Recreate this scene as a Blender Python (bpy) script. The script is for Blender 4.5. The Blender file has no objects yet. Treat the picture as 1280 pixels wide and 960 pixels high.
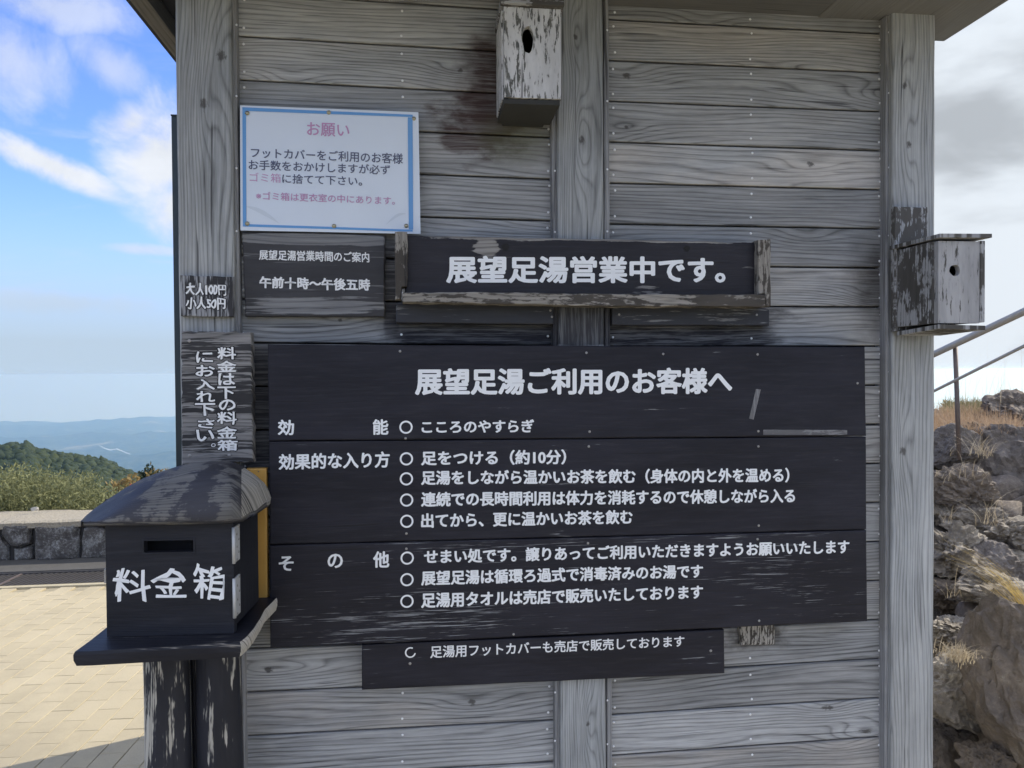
import bpy, bmesh, math, random
from mathutils import Vector, Matrix, noise as mn
import numpy as np
random.seed(7)
S = bpy.context.scene
COL = S.collection
# ------------------------------------------------------------------ camera
F_PX, YAW, PITCH, ROLL = 925.0, math.radians(6.8), math.radians(-0.93), 0.0065
D = 1.81
CAM = Vector((0, -D, 1.5))
fw = Vector((math.sin(YAW)*math.cos(PITCH), math.cos(YAW)*math.cos(PITCH), math.sin(PITCH)))
r0 = Vector((math.cos(YAW), -math.sin(YAW), 0)); u0 = r0.cross(fw)
rt = r0*math.cos(ROLL) - u0*math.sin(ROLL); up = u0*math.cos(ROLL) + r0*math.sin(ROLL)
cam = bpy.data.cameras.new('camera'); cam.sensor_width = 36; cam.lens = F_PX/1280*36
cam.clip_start = 0.05; cam.clip_end = 40000
co = bpy.data.objects.new('camera', cam); COL.objects.link(co)
M = Matrix((rt, up, -fw)).transposed().to_4x4(); M.translation = CAM; co.matrix_world = M
S.camera = co
# ------------------------------------------------------------------ sun, world, exposure
SUN_EL, SUN_AZ = math.radians(38), math.radians(23)      # azimuth from +x towards +y
sd = Vector((math.cos(SUN_AZ)*math.cos(SUN_EL), math.sin(SUN_AZ)*math.cos(SUN_EL), math.sin(SUN_EL)))
sl = bpy.data.lights.new('sun', 'SUN'); sl.energy = 2.4; sl.angle = math.radians(.5); sl.color = (1, .93, .80)
so = bpy.data.objects.new('sun', sl); COL.objects.link(so); so.rotation_euler = sd.to_track_quat('Z', 'Y').to_euler(); so.location = (3, 3, 6)
S.view_settings.view_transform = 'Standard'; S.view_settings.look = 'None'
S.view_settings.exposure = 1.25; S.view_settings.gamma = 1
S.cycles.max_bounces = 5; S.cycles.adaptive_threshold = .02; S.cycles.volume_bounces = 1; S.cycles.use_denoising = True

def ray(x, y):
    return (fw + rt*((x-640)/F_PX) + up*((480-y)/F_PX))
def at(x, y, yp=0.0):
    "photo pixel to the point where its line of sight meets the plane Y = yp"
    d = ray(x, y); return CAM + d*((yp-CAM.y)/d.y)
def atz(x, y, zp=0.0):
    d = ray(x, y); return CAM + d*((zp-CAM.z)/d.z)
def atd(x, y, dist):
    return CAM + ray(x, y).normalized()*dist

class NT:
    def __init__(s, tree): s.t = tree; s.n = tree.nodes; s.l = tree.links
    def put(s, sock, v):
        if isinstance(v, bpy.types.NodeSocket): s.l.new(v, sock)
        elif isinstance(v, bpy.types.Node): s.l.new(v.outputs[0], sock)
        else:
            if hasattr(sock.default_value, '__len__') and hasattr(v, '__len__') and len(v) == 3 and len(sock.default_value) == 4: v = (*v, 1)
            sock.default_value = v
    def node(s, typ, ins={}, **at_):
        nd = s.n.new('ShaderNode'+typ)
        for k, v in at_.items(): setattr(nd, k, v)
        for k, v in ins.items(): s.put(nd.inputs[k], v)
        return nd
    def m(s, op, a, b=None, c=None, clamp=False):
        nd = s.node('Math', {0: a}, operation=op, use_clamp=clamp)
        if b is not None: s.put(nd.inputs[1], b)
        if c is not None: s.put(nd.inputs[2], c)
        return nd.outputs[0]
    def vm(s, op, a, b=None, out=0):
        nd = s.node('VectorMath', {0: a}, operation=op)
        if b is not None: s.put(nd.inputs[1], b)
        return nd.outputs[out]
    def mix(s, f, a, b, blend='MIX'):
        nd = s.node('Mix', {0: f, 6: a, 7: b}, data_type='RGBA', blend_type=blend); nd.clamp_factor = True
        return nd.outputs[2]
    def noise(s, vec, scale=1, detail=2, rough=.5, dist=0):
        return s.node('TexNoise', {'Vector': vec, 'Scale': scale, 'Detail': detail, 'Roughness': rough, 'Distortion': dist}).outputs[0]
    def comb(s, x, y, z=0): return s.node('CombineXYZ', {0: x, 1: y, 2: z}).outputs[0]
    def sep(s, v): return s.node('SeparateXYZ', {0: v}).outputs
    def ramp(s, f, stops, interp='LINEAR'):
        nd = s.node('ValToRGB', {0: f}); cr = nd.color_ramp; cr.interpolation = interp
        while len(cr.elements) < len(stops): cr.elements.new(.5)
        for e, (p, c) in zip(cr.elements, stops):
            e.position = p; e.color = (c, c, c, 1) if not hasattr(c, '__len__') else (*c, 1)
        return nd.outputs[0]
    def sm(s, v, lo, hi):      # smoothstep
        return s.node('MapRange', {0: v, 1: lo, 2: hi, 3: 0, 4: 1}, interpolation_type='SMOOTHSTEP').outputs[0]

# world: physical sky with procedural clouds
w = bpy.data.worlds.new('World'); S.world = w; w.use_nodes = True
W = NT(w.node_tree); W.n.clear()
tc = W.node('TexCoord').outputs['Generated']
dx, dy, dz = W.sep(tc)
zc = W.m('MAXIMUM', dz, .035)
sky = W.node('TexSky', {'Vector': W.comb(dx, dy, zc)}, sky_type='NISHITA', sun_disc=False, sun_elevation=SUN_EL,
             sun_rotation=math.pi/2 - SUN_AZ, altitude=1300, air_density=1.0, dust_density=.4, ozone_density=1.6)
skyc = W.mix(.35, sky.outputs[0], (1, 1, 1)); skyc = W.mix(1.0, sky.outputs[0], (.47, .56, .84), 'MULTIPLY')
# cloud sheet coordinates: project the direction on a plane overhead
inv = W.m('DIVIDE', 1, W.m('ADD', zc, .16))
cx_, cy_ = W.m('MULTIPLY', dx, inv), W.m('MULTIPLY', dy, inv)
cn = W.noise(W.comb(cx_, cy_, 1.3), 1.5, 8, .55, .25)
wisp = W.noise(W.comb(W.m('MULTIPLY', cx_, 1.0), W.m('MULTIPLY', cy_, 2.2), 4.1), 2.6, 9, .6, .5)
def lobe(x, y, rx, ry, rot=0, p=None):
    "soft patch of cloud round one direction of the real sky"
    c = ray(x, y).normalized(); east = c.cross(Vector((0, 0, 1))).normalized(); nor = east.cross(c)
    a = east*math.cos(rot) + nor*math.sin(rot); b = nor*math.cos(rot) - east*math.sin(rot)
    aa = W.m('DIVIDE', W.vm('DOT_PRODUCT', tc, tuple(a), 1), rx/F_PX)
    bb = W.m('DIVIDE', W.vm('DOT_PRODUCT', tc, tuple(b), 1), ry/F_PX)
    fr = W.sm(W.vm('DOT_PRODUCT', tc, tuple(c), 1), 0, .3)
    q = W.m('SQRT', W.m('ADD', W.m('MULTIPLY', aa, aa), W.m('MULTIPLY', bb, bb)))
    return W.m('MULTIPLY', W.m('SUBTRACT', 1, q, clamp=True), fr)
fine = W.noise(tc, 9, 9, .62, .35)
cov = W.m('MULTIPLY', W.sm(wisp, .52, .85), .35)
for (x, y, rx, ry, rot, amp) in ((205, 190, 85, 100, 0, 1.7), (165, 155, 60, 40, .5, .9), (60, 205, 120, 22, -.35, 1.1), (140, 85, 60, 36, -.6, .55),
                                 (10, 75, 95, 70, -.8, .6), (70, 10, 110, 34, .1, .6), (70, 378, 130, 20, 0.0, .6), (180, 312, 60, 10, 0, .7), (230, 260, 60, 60, 0, 1.2)):
    L = lobe(x, y, rx, ry, rot)
    k = W.m('MULTIPLY', W.sm(W.m('ADD', W.m('MULTIPLY', L, 1.1), W.m('MULTIPLY', W.m('SUBTRACT', fine, .5), 2.2)), .12, .95), W.m('MULTIPLY', W.sm(L, 0, .35), min(amp, .97) if amp > 1 else amp))
    cov = W.m('MAXIMUM', cov, k)
# unseen cloud added overhead and behind to whiten the fill light; clear towards left
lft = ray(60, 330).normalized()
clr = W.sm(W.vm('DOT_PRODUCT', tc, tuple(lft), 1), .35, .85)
fill_cl = W.m('MULTIPLY', W.m('MULTIPLY', W.sm(cn, .38, .60), W.m('SUBTRACT', 1, clr)), .95)
cov = W.m('MAXIMUM', cov, fill_cl); fill_br = W.m('MULTIPLY', W.m('SUBTRACT', 1, clr), 1.7)  # added cloud is also brightened away from the left
# the half of the sky towards the sun is overcast
sunh = Vector((math.cos(SUN_AZ-.12), math.sin(SUN_AZ-.12), 0))
tow = W.m('ADD', W.vm('DOT_PRODUCT', tc, tuple(sunh), 1), W.m('MULTIPLY', W.m('SUBTRACT', cn, .5), .5))
over = W.sm(tow, .42, .72)
glow = W.m('POWER', W.m('MAXIMUM', W.vm('DOT_PRODUCT', W.vm('NORMALIZE', tc), tuple(sd), 1), 0), 5)
cl2 = W.noise(W.comb(W.m('MULTIPLY', dx, 1), dy, W.m('MULTIPLY', dz, 2.6)), 3.6, 8, .5, .25)
low = W.m('SUBTRACT', 1, W.sm(dz, .12, .30))
SB = 5.2
br = W.m('ADD', W.m('MULTIPLY', W.sm(W.m('ADD', cl2, W.m('MULTIPLY', low, .22)), .44, .68), 1.05), 1.3)
br = W.m('ADD', br, W.m('MULTIPLY', glow, .5))
occ = W.vm('SCALE', (.91, .98, 1.06)); W.put(occ.node.inputs[3], br)
wc = W.vm('SCALE', (.96, 1.0, 1.06)); W.put(wc.node.inputs[3], W.m('ADD', 1.85, W.m('MULTIPLY_ADD', fine, 1.2, fill_br)))
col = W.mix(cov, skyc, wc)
hz = W.m('MULTIPLY_ADD', W.m('SUBTRACT', 1, W.sm(dz, .0, .05)), .25, W.m('SUBTRACT', 1, W.sm(dz, .02, .24)), clamp=True)
col = W.mix(W.m('MULTIPLY', hz, .95), col, (1.40, 1.74, 2.12))
col = W.mix(over, col, occ)
bg = W.node('Background', {'Color': col, 'Strength': .15})
W.l.new(bg.outputs[0], W.node('OutputWorld').inputs[0])

# ------------------------------------------------------------------ mesh helpers
def tag(o, label=None, cat=None, group=None, kind=None):
    if label: o['label'] = label
    if cat: o['category'] = cat
    if group: o['group'] = group
    if kind: o['kind'] = kind
    return o
def empty(name, loc, label, cat, group=None, rz=0):
    o = bpy.data.objects.new(name, None); COL.objects.link(o); o.location = loc; o.rotation_euler = (0, 0, rz); o.empty_display_size = .05
    return tag(o, label, cat, group)
def root_mat(o):
    m_ = Matrix.Identity(4); 
    while o is not None:
        m_ = (Matrix.Translation(o.location) @ o.rotation_euler.to_matrix().to_4x4()) @ m_; o = o.parent
    return m_
def mk(name, verts, faces, mat, parent=None, uvs=None, smooth=False, world=True, mats=None, loc=None):
    "one mesh object; verts in world space are carried into the parent's space"
    if loc is not None: verts = [Vector(v)-Vector(loc) for v in verts]
    me = bpy.data.meshes.new(name)
    if parent is not None and world and loc is None:
        inv_ = root_mat(parent).inverted(); verts = [inv_ @ Vector(v) for v in verts]
    me.from_pydata([tuple(v) for v in verts], [], faces)
    for x in (mats or [mat]): me.materials.append(x)
    if smooth: me.polygons.foreach_set('use_smooth', [True]*len(me.polygons))
    if uvs:
        l = me.uv_layers.new(name='UVMap'); 
        for lp in me.loops: l.data[lp.index].uv = uvs[lp.vertex_index]
    me.update()
    o = bpy.data.objects.new(name, me); COL.objects.link(o)
    if loc is not None: o.location = loc if parent is None else root_mat(parent).inverted() @ Vector(loc)
    if parent is not None: o.parent = parent
    return o

def resample(pts, step):
    out = []
    for i in range(len(pts)):
        a, b = pts[i], pts[(i+1) % len(pts)]; n = max(1, int((b-a).length/step))
        for k in range(n): out.append(a.lerp(b, k/n))
    return out
_s = [0]
def slab(name, pts, yf, yb, mat, parent, along='x', bevel=.0025, jit=0.0, step=.02, bow=0, fr=30.0):
    """board standing in the XZ plane: outline pts (Vectors, only x and z used), front at yf, back at yb, rounded arris and,
    when jit > 0, a worn, uneven edge"""
    _s[0] += 3.7
    P = [Vector((p.x, 0, p.z)) for p in pts]
    if jit > 0: P = resample(P, step)
    c = sum(P, Vector())/len(P)
    if jit > 0:
        P = [p + Vector((mn.noise((p.x*fr+_s[0], p.z*fr, 1)), 0, mn.noise((p.x*fr, p.z*fr+_s[0], 9))))*jit for p in P]
    n = len(P)
    def inset(P, d):
        out = []
        for i in range(n):
            a, b, e = P[i-1], P[i], P[(i+1) % n]
            t1 = (b-a); t2 = (e-b)
            if t1.length < 1e-7 or t2.length < 1e-7: out.append(b.copy()); continue
            t1.normalize(); t2.normalize()
            n1 = Vector((-t1.z, 0, t1.x)); n2 = Vector((-t2.z, 0, t2.x)); q = n1+n2
            if (c-b).dot(q) < 0 and jit == 0: q = -q
            elif area < 0: q = -q
            dn = max(.5, q.length_squared/2)
            out.append(b + q*(d/dn) if q.length > 1e-6 else b.copy())
        return out
    area = sum(P[i-1].x*P[i].z - P[i].x*P[i-1].z for i in range(n))
    if area < 0: P.reverse(); area = -area
    def bw(p): return bow*math.sin((p.x*1.3+p.z*2.1+_s[0])*3)
    rings = [(inset(P, bevel), yf), (inset(P, bevel*.3), yf+bevel*.35), (P, yf+bevel), (P, yb)]
    V = []; 
    for R, y in rings: V += [Vector((p.x, y+(bw(p) if y < yb else 0), p.z)) for p in R]
    Fc = [list(range(n))]
    for k in range(3):
        for i in range(n):
            j = (i+1) % n
            Fc.append([k*n+j, k*n+i, (k+1)*n+i, (k+1)*n+j][::-1] if False else [k*n+i, (k+1)*n+i, (k+1)*n+j, k*n+j])
    Fc.append(list(range(3*n, 4*n))[::-1])
    if along == 'x': uv = [(v.x, v.z + v.y) for v in V]
    else: uv = [(v.z, v.x + v.y) for v in V]
    return mk(name, V, Fc, mat, parent, uv)
def quad(px, yp): return [at(x, y, yp) for x, y in px]
def box(name, a, b, mat, parent, along='x', bevel=.003, world=True, mats=None):
    x0, y0, z0 = a; x1, y1, z1 = b
    bm = bmesh.new(); bmesh.ops.create_cube(bm, size=1)
    for v in bm.verts: v.co = Vector(((x0+x1)/2+v.co.x*(x1-x0), (y0+y1)/2+v.co.y*(y1-y0), (z0+z1)/2+v.co.z*(z1-z0)))
    if bevel: bmesh.ops.bevel(bm, geom=bm.edges[:], offset=bevel, segments=2, affect='EDGES', profile=.6)
    bm.verts.index_update()
    V = [v.co.copy() for v in bm.verts]; Fc = [[v.index for v in f.verts] for f in bm.faces]; bm.free()
    ax = {'x': 0, 'y': 1, 'z': 2}[along]; oth = [i for i in range(3) if i != ax]
    uv = [(v[ax], v[oth[0]]+v[oth[1]]) for v in V]
    return mk(name, V, Fc, mat, parent, uv, world=world)
def tube(name, path, rad, mat, parent=None, seg=10, smooth=True, caps=True, rads=None):
    V = []; Fc = []; uv = []; n = len(path); L = 0
    for i, p in enumerate(path):
        t = (path[min(i+1, n-1)] - path[max(i-1, 0)]).normalized()
        a = t.cross(Vector((.13, .31, .94)) if abs(t.z) < .9 else Vector((1, 0, 0))).normalized(); b = t.cross(a)
        r = rads[i] if rads else rad
        if i: L += (path[i]-path[i-1]).length
        for k in range(seg):
            an = 2*math.pi*k/seg; V.append(p + a*math.cos(an)*r + b*math.sin(an)*r); uv.append((L, an*r))
    for i in range(n-1):
        for k in range(seg):
            j = (k+1) % seg; Fc.append([i*seg+k, i*seg+j, (i+1)*seg+j, (i+1)*seg+k])
    if caps: Fc += [list(range(seg))[::-1], [(n-1)*seg+k for k in range(seg)]]
    return mk(name, V, Fc, mat, parent, uv, smooth)

# ------------------------------------------------------------------ materials
def new_mat(name):
    mt = bpy.data.materials.new(name); mt.use_nodes = True; n = NT(mt.node_tree); n.n.clear()
    bs = n.node('BsdfPrincipled'); n.l.new(bs.outputs[0], n.node('OutputMaterial').inputs[0])
    return mt, n, bs
def finish(n, bs, col, rough, height=None, strength=.5, dist=.002):
    n.put(bs.inputs['Base Color'], col); n.put(bs.inputs['Roughness'], rough)
    if height is not None:
        b = n.node('Bump', {'Height': height, 'Strength': strength, 'Distance': dist}); n.l.new(b.outputs[0], bs.inputs['Normal'])
def stain_mask(n, px, py, pz, x0, y0, x1, y1, k=.5, power=4, soft=.35, yp=0.0, sc=14, stretch=1.0):
    "irregular stain between two photo points, fixed to the wall"
    a, b = at(x0, y0, yp), at(x1, y1, yp)
    ex = n.m('DIVIDE', n.m('SUBTRACT', px, (a.x+b.x)/2), abs(a.x-b.x)/2); ez = n.m('DIVIDE', n.m('SUBTRACT', pz, (a.z+b.z)/2), abs(a.z-b.z)/2)
    e = n.m('POWER', n.m('ADD', n.m('POWER', n.m('ABSOLUTE', ex), power), n.m('POWER', n.m('ABSOLUTE', ez), power)), 1/power)
    nz = n.noise(n.comb(n.m('MULTIPLY', px, stretch), pz, 3.3), sc, 5, .6)
    e = n.m('ADD', e, n.m('MULTIPLY', n.m('SUBTRACT', nz, .5), k))
    return n.m('SUBTRACT', 1, n.sm(e, 1-soft, 1+soft*.4))

def wood_core(n, freq=95, amp=.055, knots=True):
    "grain of one board: returns ring, fibre, crack, knot and patch fields"
    uvn = n.node('UVMap').outputs[0]; u, v, _ = n.sep(uvn)
    r = n.node('ObjectInfo').outputs['Random']
    a = n.m('MULTIPLY_ADD', r, 31.0, u); b = n.m('MULTIPLY_ADD', r, 17.0, v)
    z = n.m('MULTIPLY', r, 50)
    n1 = n.m('SUBTRACT', n.noise(n.comb(n.m('MULTIPLY', a, .95), n.m('MULTIPLY', b, 7), z), 1, 2, .5), .5)
    n2 = n.m('SUBTRACT', n.noise(n.comb(n.m('MULTIPLY', a, 3.6), n.m('MULTIPLY', b, 24), z), 1, 2, .5), .5)
    F = n.m('MULTIPLY_ADD', n1, amp*2.6, b); F = n.m('MULTIPLY_ADD', n2, .014, F)
    kdark = 0.0
    def knot(dist_sq_over, gain):
        return n.m('EXPONENT', n.m('MULTIPLY', dist_sq_over, -1.0))
    ks = []
    for nm in ('knot_a', 'knot_b', 'knot_c'):
        at_ = n.node('Attribute', attribute_type='OBJECT', attribute_name=nm).outputs['Vector']
        ku, kv, kr = n.sep(at_)
        du = n.m('MULTIPLY', n.m('SUBTRACT', u, ku), .75); dv = n.m('SUBTRACT', v, kv)
        wv = n.m('MULTIPLY', n2, .012); dv = n.m('ADD', dv, wv)
        q = n.m('DIVIDE', n.m('ADD', n.m('MULTIPLY', du, du), n.m('MULTIPLY', dv, dv)), n.m('ADD', n.m('MULTIPLY', kr, kr), 1e-7))
        du2 = n.m('MULTIPLY', du, .32); q2 = n.m('DIVIDE', n.m('ADD', n.m('MULTIPLY', du2, du2), n.m('MULTIPLY', dv, dv)), n.m('ADD', n.m('MULTIPLY', n.m('MULTIPLY', kr, kr), 5), 1e-7))
        K = knot(q, 1); K2 = knot(q2, 1)
        F = n.m('MULTIPLY_ADD', n.m('MULTIPLY', K2, kr), 2.6, F)
        ks.append(K)
    if knots:
        for (sa, sb, rr, dd) in ((1.15, 3.1, .026, 1.7),):
            vnode = n.node('TexVoronoi', {'Vector': n.comb(n.m('MULTIPLY', a, sa), n.m('MULTIPLY', b, sb), z), 'Scale': 1.0}, feature='F1', voronoi_dimensions='2D'); vor = vnode.outputs['Distance']
            vq = n.m('DIVIDE', n.m('MULTIPLY_ADD', n2, .02, vor), rr); vq = n.m('MULTIPLY', vq, vq)
            gate = n.m('GREATER_THAN', n.sep(vnode.outputs['Color'])[0], .6); vk = n.m('MULTIPLY', gate, n.m('EXPONENT', n.m('MULTIPLY', vq, -1))); vk2 = n.m('EXPONENT', n.m('MULTIPLY', vq, -.07))
            F = n.m('MULTIPLY_ADD', vk2, .032, F); ks.append(vk)
    K = ks[0]
    for k in ks[1:]: K = n.m('MAXIMUM', K, k)
    ph = n.m('FRACT', n.m('MULTIPLY', F, n.m('MULTIPLY_ADD', n.m('FRACT', n.m('MULTIPLY', r, 3.7)), freq*.7, freq*.8)))
    ring = n.ramp(ph, [(0, .35), (.10, .85), (.55, 1), (.80, .55), (.93, .05), (1, .35)])
    fib = n.sm(n.noise(n.comb(n.m('MULTIPLY', a, 5), n.m('MULTIPLY_ADD', n1, 9, n.m('MULTIPLY', b, 150)), z), 1, 4, .75), .30, .70)
    crk = n.noise(n.comb(n.m('MULTIPLY', a, 3.2), n.m('MULTIPLY_ADD', n1, 6, n.m('MULTIPLY', b, 120)), z), 1, 2, .5)
    crack = n.sm(crk, .66, .74)
    patch = n.noise(n.comb(n.m('MULTIPLY', a, 2.2), n.m('MULTIPLY', b, 7), z), 1, 5, .6)
    return dict(u=u, v=v, r=r, a=a, b=b, z=z, ring=ring, fib=fib, crack=crack, patch=patch, K=K, n1=n1)

def weathered(name, light=(.30, .31, .32), dark=(.115, .118, .125), freq=95, amp=.055, stains=(), warm=.35, contrast=1.0, knots=True):
    mt, n, bs = new_mat(name)
    c = wood_core(n, freq, amp, knots)
    px, py, pz = n.sep(n.node('NewGeometry').outputs['Position'])
    t = n.m('MULTIPLY_ADD', n.m('SUBTRACT', c['fib'], .02), .46, n.m('MULTIPLY', c['ring'], .50*contrast))
    t = n.m('ADD', t, n.m('MULTIPLY', n.m('SUBTRACT', c['patch'], .5), .9)); t = n.m('ADD', t, (1-contrast)*.5+.02)
    t = n.m('MINIMUM', n.m('MAXIMUM', t, 0), 1)
    col = n.mix(t, dark, light)
    # board to board tone and warmth
    tone = n.m('MULTIPLY', n.m('MULTIPLY_ADD', c['r'], .40, .72), n.m('MULTIPLY_ADD', n.noise(n.vm('MULTIPLY', n.node('NewGeometry').outputs['Position'], (1.6, 1.6, 2.6)), 1, 5, .6), .9, .62))
    tv = n.vm('SCALE', (1, 1, 1)); n.put(tv.node.inputs[3], tone)
    col = n.mix(1, col, tv, 'MULTIPLY')
    wr = n.m('MULTIPLY', n.m('MULTIPLY', n.m('FRACT', n.m('MULTIPLY', c['r'], 7.13)), warm), n.sm(c['patch'], .35, .65))
    col = n.mix(wr, col, n.mix(1, col, (1.12, .98, .84), 'MULTIPLY'))
    col = n.mix(n.m('MULTIPLY', c['crack'], .75), col, (.03, .03, .035))
    col = n.mix(n.m('MULTIPLY', n.sm(n.m('MULTIPLY_ADD', n.m('SUBTRACT', n.noise(n.comb(n.m('MULTIPLY', c['u'], 90), n.m('MULTIPLY', c['v'], 160), 0), 1, 3, .6), .5), 1.3, c['K']), .45, .95), .8), col, (.055, .05, .047))
    for (box_, colr, amt, kw) in stains:
        mk_ = stain_mask(n, px, py, pz, *box_, **kw)
        fibm = n.m('MULTIPLY_ADD', c['fib'], .9, .42)
        col = n.mix(n.m('MULTIPLY', n.m('MULTIPLY', mk_, amt), n.m('MINIMUM', fibm, 1)), col, colr)
    h = n.m('ADD', n.m('MULTIPLY', c['ring'], .55), n.m('MULTIPLY', c['fib'], .45)); h = n.m('SUBTRACT', h, n.m('MULTIPLY', c['crack'], .9))
    h = n.m('SUBTRACT', h, n.m('MULTIPLY', n.sm(c['K'], .4, .9), .5))
    finish(n, bs, col, .82, h, .38, .0013); bs.inputs['Specular IOR Level'].default_value = .3
    return mt

def painted(name, paint=(.012, .013, .018), wood=((.30, .31, .32), (.10, .10, .11)), wear=.25, rough=.42, zones=(), freq=95, edge=0.0, sheen=0.0, sa=6, sb=110, bigw=.55, gain=1.0):
    "weather-worn paint over timber: fibres and ridges show through where the paint has gone"
    mt, n, bs = new_mat(name)
    c = wood_core(n, freq, .05, True)
    px, py, pz = n.sep(n.node('NewGeometry').outputs['Position'])
    big = n.noise(n.comb(n.m('MULTIPLY', c['a'], sa*.5), n.m('MULTIPLY', c['b'], sb*.14), c['z']), 1, 4, .6)
    fine_ = n.noise(n.comb(n.m('MULTIPLY', c['a'], sa*1.6), n.m('MULTIPLY', c['b'], sb), c['z']), 1, 4, .65)
    wv = n.m('ADD', n.m('MULTIPLY', big, bigw), n.m('MULTIPLY', fine_, 1-bigw))
    wv = n.m('ADD', wv, n.m('MULTIPLY', n.m('SUBTRACT', c['ring'], .7), .05))
    thr = wear
    zz = None
    for (box_, amt, kw) in zones:
        k = n.m('MULTIPLY', stain_mask(n, px, py, pz, *box_, **kw), amt); zz = k if zz is None else n.m('MAXIMUM', zz, k)
    lvl = n.m('SUBTRACT', .80-wear, zz) if zz is not None else .80-wear
    d = n.m('SUBTRACT', wv, lvl); msk = n.sm(d, -.012, .035)
    wt = n.m('MULTIPLY_ADD', c['fib'], .5, n.m('MULTIPLY', c['ring'], .5))
    wc_ = n.mix(wt, wood[1], wood[0])
    pv = n.noise(n.comb(n.m('MULTIPLY', c['a'], 2.5), n.m('MULTIPLY', c['b'], 9), c['z']), 1, 5, .65)
    pc = n.mix(n.sm(pv, .3, .75), paint, tuple(x*1.7+.003 for x in paint))
    pc = n.mix(n.m('MULTIPLY', n.sm(fine_, .45, .8), .25), pc, (.06, .062, .072))
    col = n.mix(msk, pc, wc_)
    col = n.mix(n.m('MULTIPLY', c['crack'], .6), col, (.012, .012, .014))
    rg = n.m('MULTIPLY_ADD', msk, .35, n.m('MULTIPLY_ADD', pv, .2, rough-.1))
    h = n.m('ADD', n.m('MULTIPLY', c['fib'], .35), n.m('MULTIPLY', c['ring'], .3)); h = n.m('SUBTRACT', h, n.m('MULTIPLY', msk, .45))
    h = n.m('SUBTRACT', h, n.m('MULTIPLY', c['crack'], .6))
    finish(n, bs, col, rg, h, .5, .0011); bs.inputs['Specular IOR Level'].default_value = .22
    return mt
def lettering_mat(name, colr, wear=.2, rough=.5, under=(.03, .03, .038)):
    mt, n, bs = new_mat(name)
    P = n.node('NewGeometry').outputs['Position']; x, y, z = n.sep(P)
    a = n.noise(n.comb(n.m('MULTIPLY', x, 60), y, n.m('MULTIPLY', z, 260)), 1, 4, .6); b = n.noise(P, 24, 4, .6)
    m_ = n.sm(n.m('ADD', n.m('MULTIPLY', a, .6), n.m('MULTIPLY', b, .4)), .74-wear, .82-wear)
    c0 = n.mix(n.noise(P, 60, 3), tuple(q*.86 for q in colr), colr)
    finish(n, bs, n.mix(n.m('MULTIPLY', m_, .85), c0, under), rough)
    return mt
def plain(name, colr, rough=.5, metal=0.0, var=.25, scale=30, bump=.0, bd=.001):
    mt, n, bs = new_mat(name)
    P = n.node('TexCoord').outputs['Object']
    a = n.noise(P, scale, 5, .62)
    col = n.mix(a, tuple(q*(1-var) for q in colr), tuple(min(1, q*(1+var)) for q in colr))
    finish(n, bs, col, n.m('MULTIPLY_ADD', a, .25, rough-.12), a if bump else None, bump, bd); bs.inputs['Metallic'].default_value = metal
    return mt
def rock_mat(name, base, lichen, lich=.5, scale=1.0, pit=.5):
    mt, n, bs = new_mat(name)
    r = n.node('ObjectInfo').outputs['Random']
    P = n.vm('ADD', n.node('TexCoord').outputs['Object'], n.comb(n.m('MULTIPLY', r, 20), n.m('MULTIPLY', r, 9), r))
    a = n.noise(P, 4*scale, 8, .65); b = n.noise(P, 26*scale, 8, .7); c = n.noise(P, 90*scale, 4, .7)
    vo = n.node('TexVoronoi', {'Vector': P, 'Scale': 60*scale, 'Randomness': 1}).outputs['Distance']
    col = n.mix(n.sm(a, .3, .7), tuple(q*.62 for q in base), tuple(q*1.25 for q in base))
    col = n.mix(n.m('MULTIPLY', n.sm(b, .42, .75), .5), col, tuple(q*1.9 for q in base))
    col = n.mix(n.m('MULTIPLY', n.sm(n.m('ADD', n.m('MULTIPLY', a, .5), n.m('MULTIPLY', b, .5)), .62-lich*.16, .70-lich*.1), n.sm(c, .35, .6)), col, lichen)
    sp = n.m('SUBTRACT', 1, n.sm(vo, .08, .16)); col = n.mix(n.m('MULTIPLY', sp, n.m('MULTIPLY', n.sm(a, .45, .6), .5)), col, (.5, .5, .47))
    col = n.mix(n.m('MULTIPLY', n.m('SUBTRACT', 1, n.sm(b, .25, .42)), pit), col, tuple(q*.3 for q in base))
    h = n.m('ADD', n.m('MULTIPLY', b, .7), n.m('MULTIPLY', c, .3))
    finish(n, bs, col, .9, n.m('ADD', h, n.m('MULTIPLY', a, .8)), 1.0, .03/scale)
    return mt

BROWN, BLACKP, GREEN, SOOT = (.050, .028, .026), (.020, .020, .026), (.10, .105, .065), (.040, .036, .034)
wall_stains = (
    ((575, 30, 690, 165), BROWN, .95, dict(k=1.5, power=2, soft=.5, sc=16, stretch=.6)),
    ((535, 108, 660, 205), BROWN, .95, dict(k=2.2, power=2, soft=.45, sc=22, stretch=.5)),
    ((590, 140, 700, 215), GREEN, .65, dict(k=.9, power=2, soft=.7)),
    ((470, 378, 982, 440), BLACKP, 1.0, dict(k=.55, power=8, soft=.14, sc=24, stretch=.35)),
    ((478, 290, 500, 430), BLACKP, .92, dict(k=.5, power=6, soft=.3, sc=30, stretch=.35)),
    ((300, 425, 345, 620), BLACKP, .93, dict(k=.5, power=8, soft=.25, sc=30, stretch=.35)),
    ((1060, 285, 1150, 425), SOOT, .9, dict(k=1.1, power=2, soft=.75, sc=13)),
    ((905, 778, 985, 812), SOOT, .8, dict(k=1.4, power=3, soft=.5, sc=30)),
    ((690, 140, 762, 420), (.09, .10, .11), .0, {}),
)[:8]
M_plank = weathered('weathered_plank', (.455, .468, .478), (.10, .102, .104), 84, .052, wall_stains, .55, 1.0)
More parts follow.
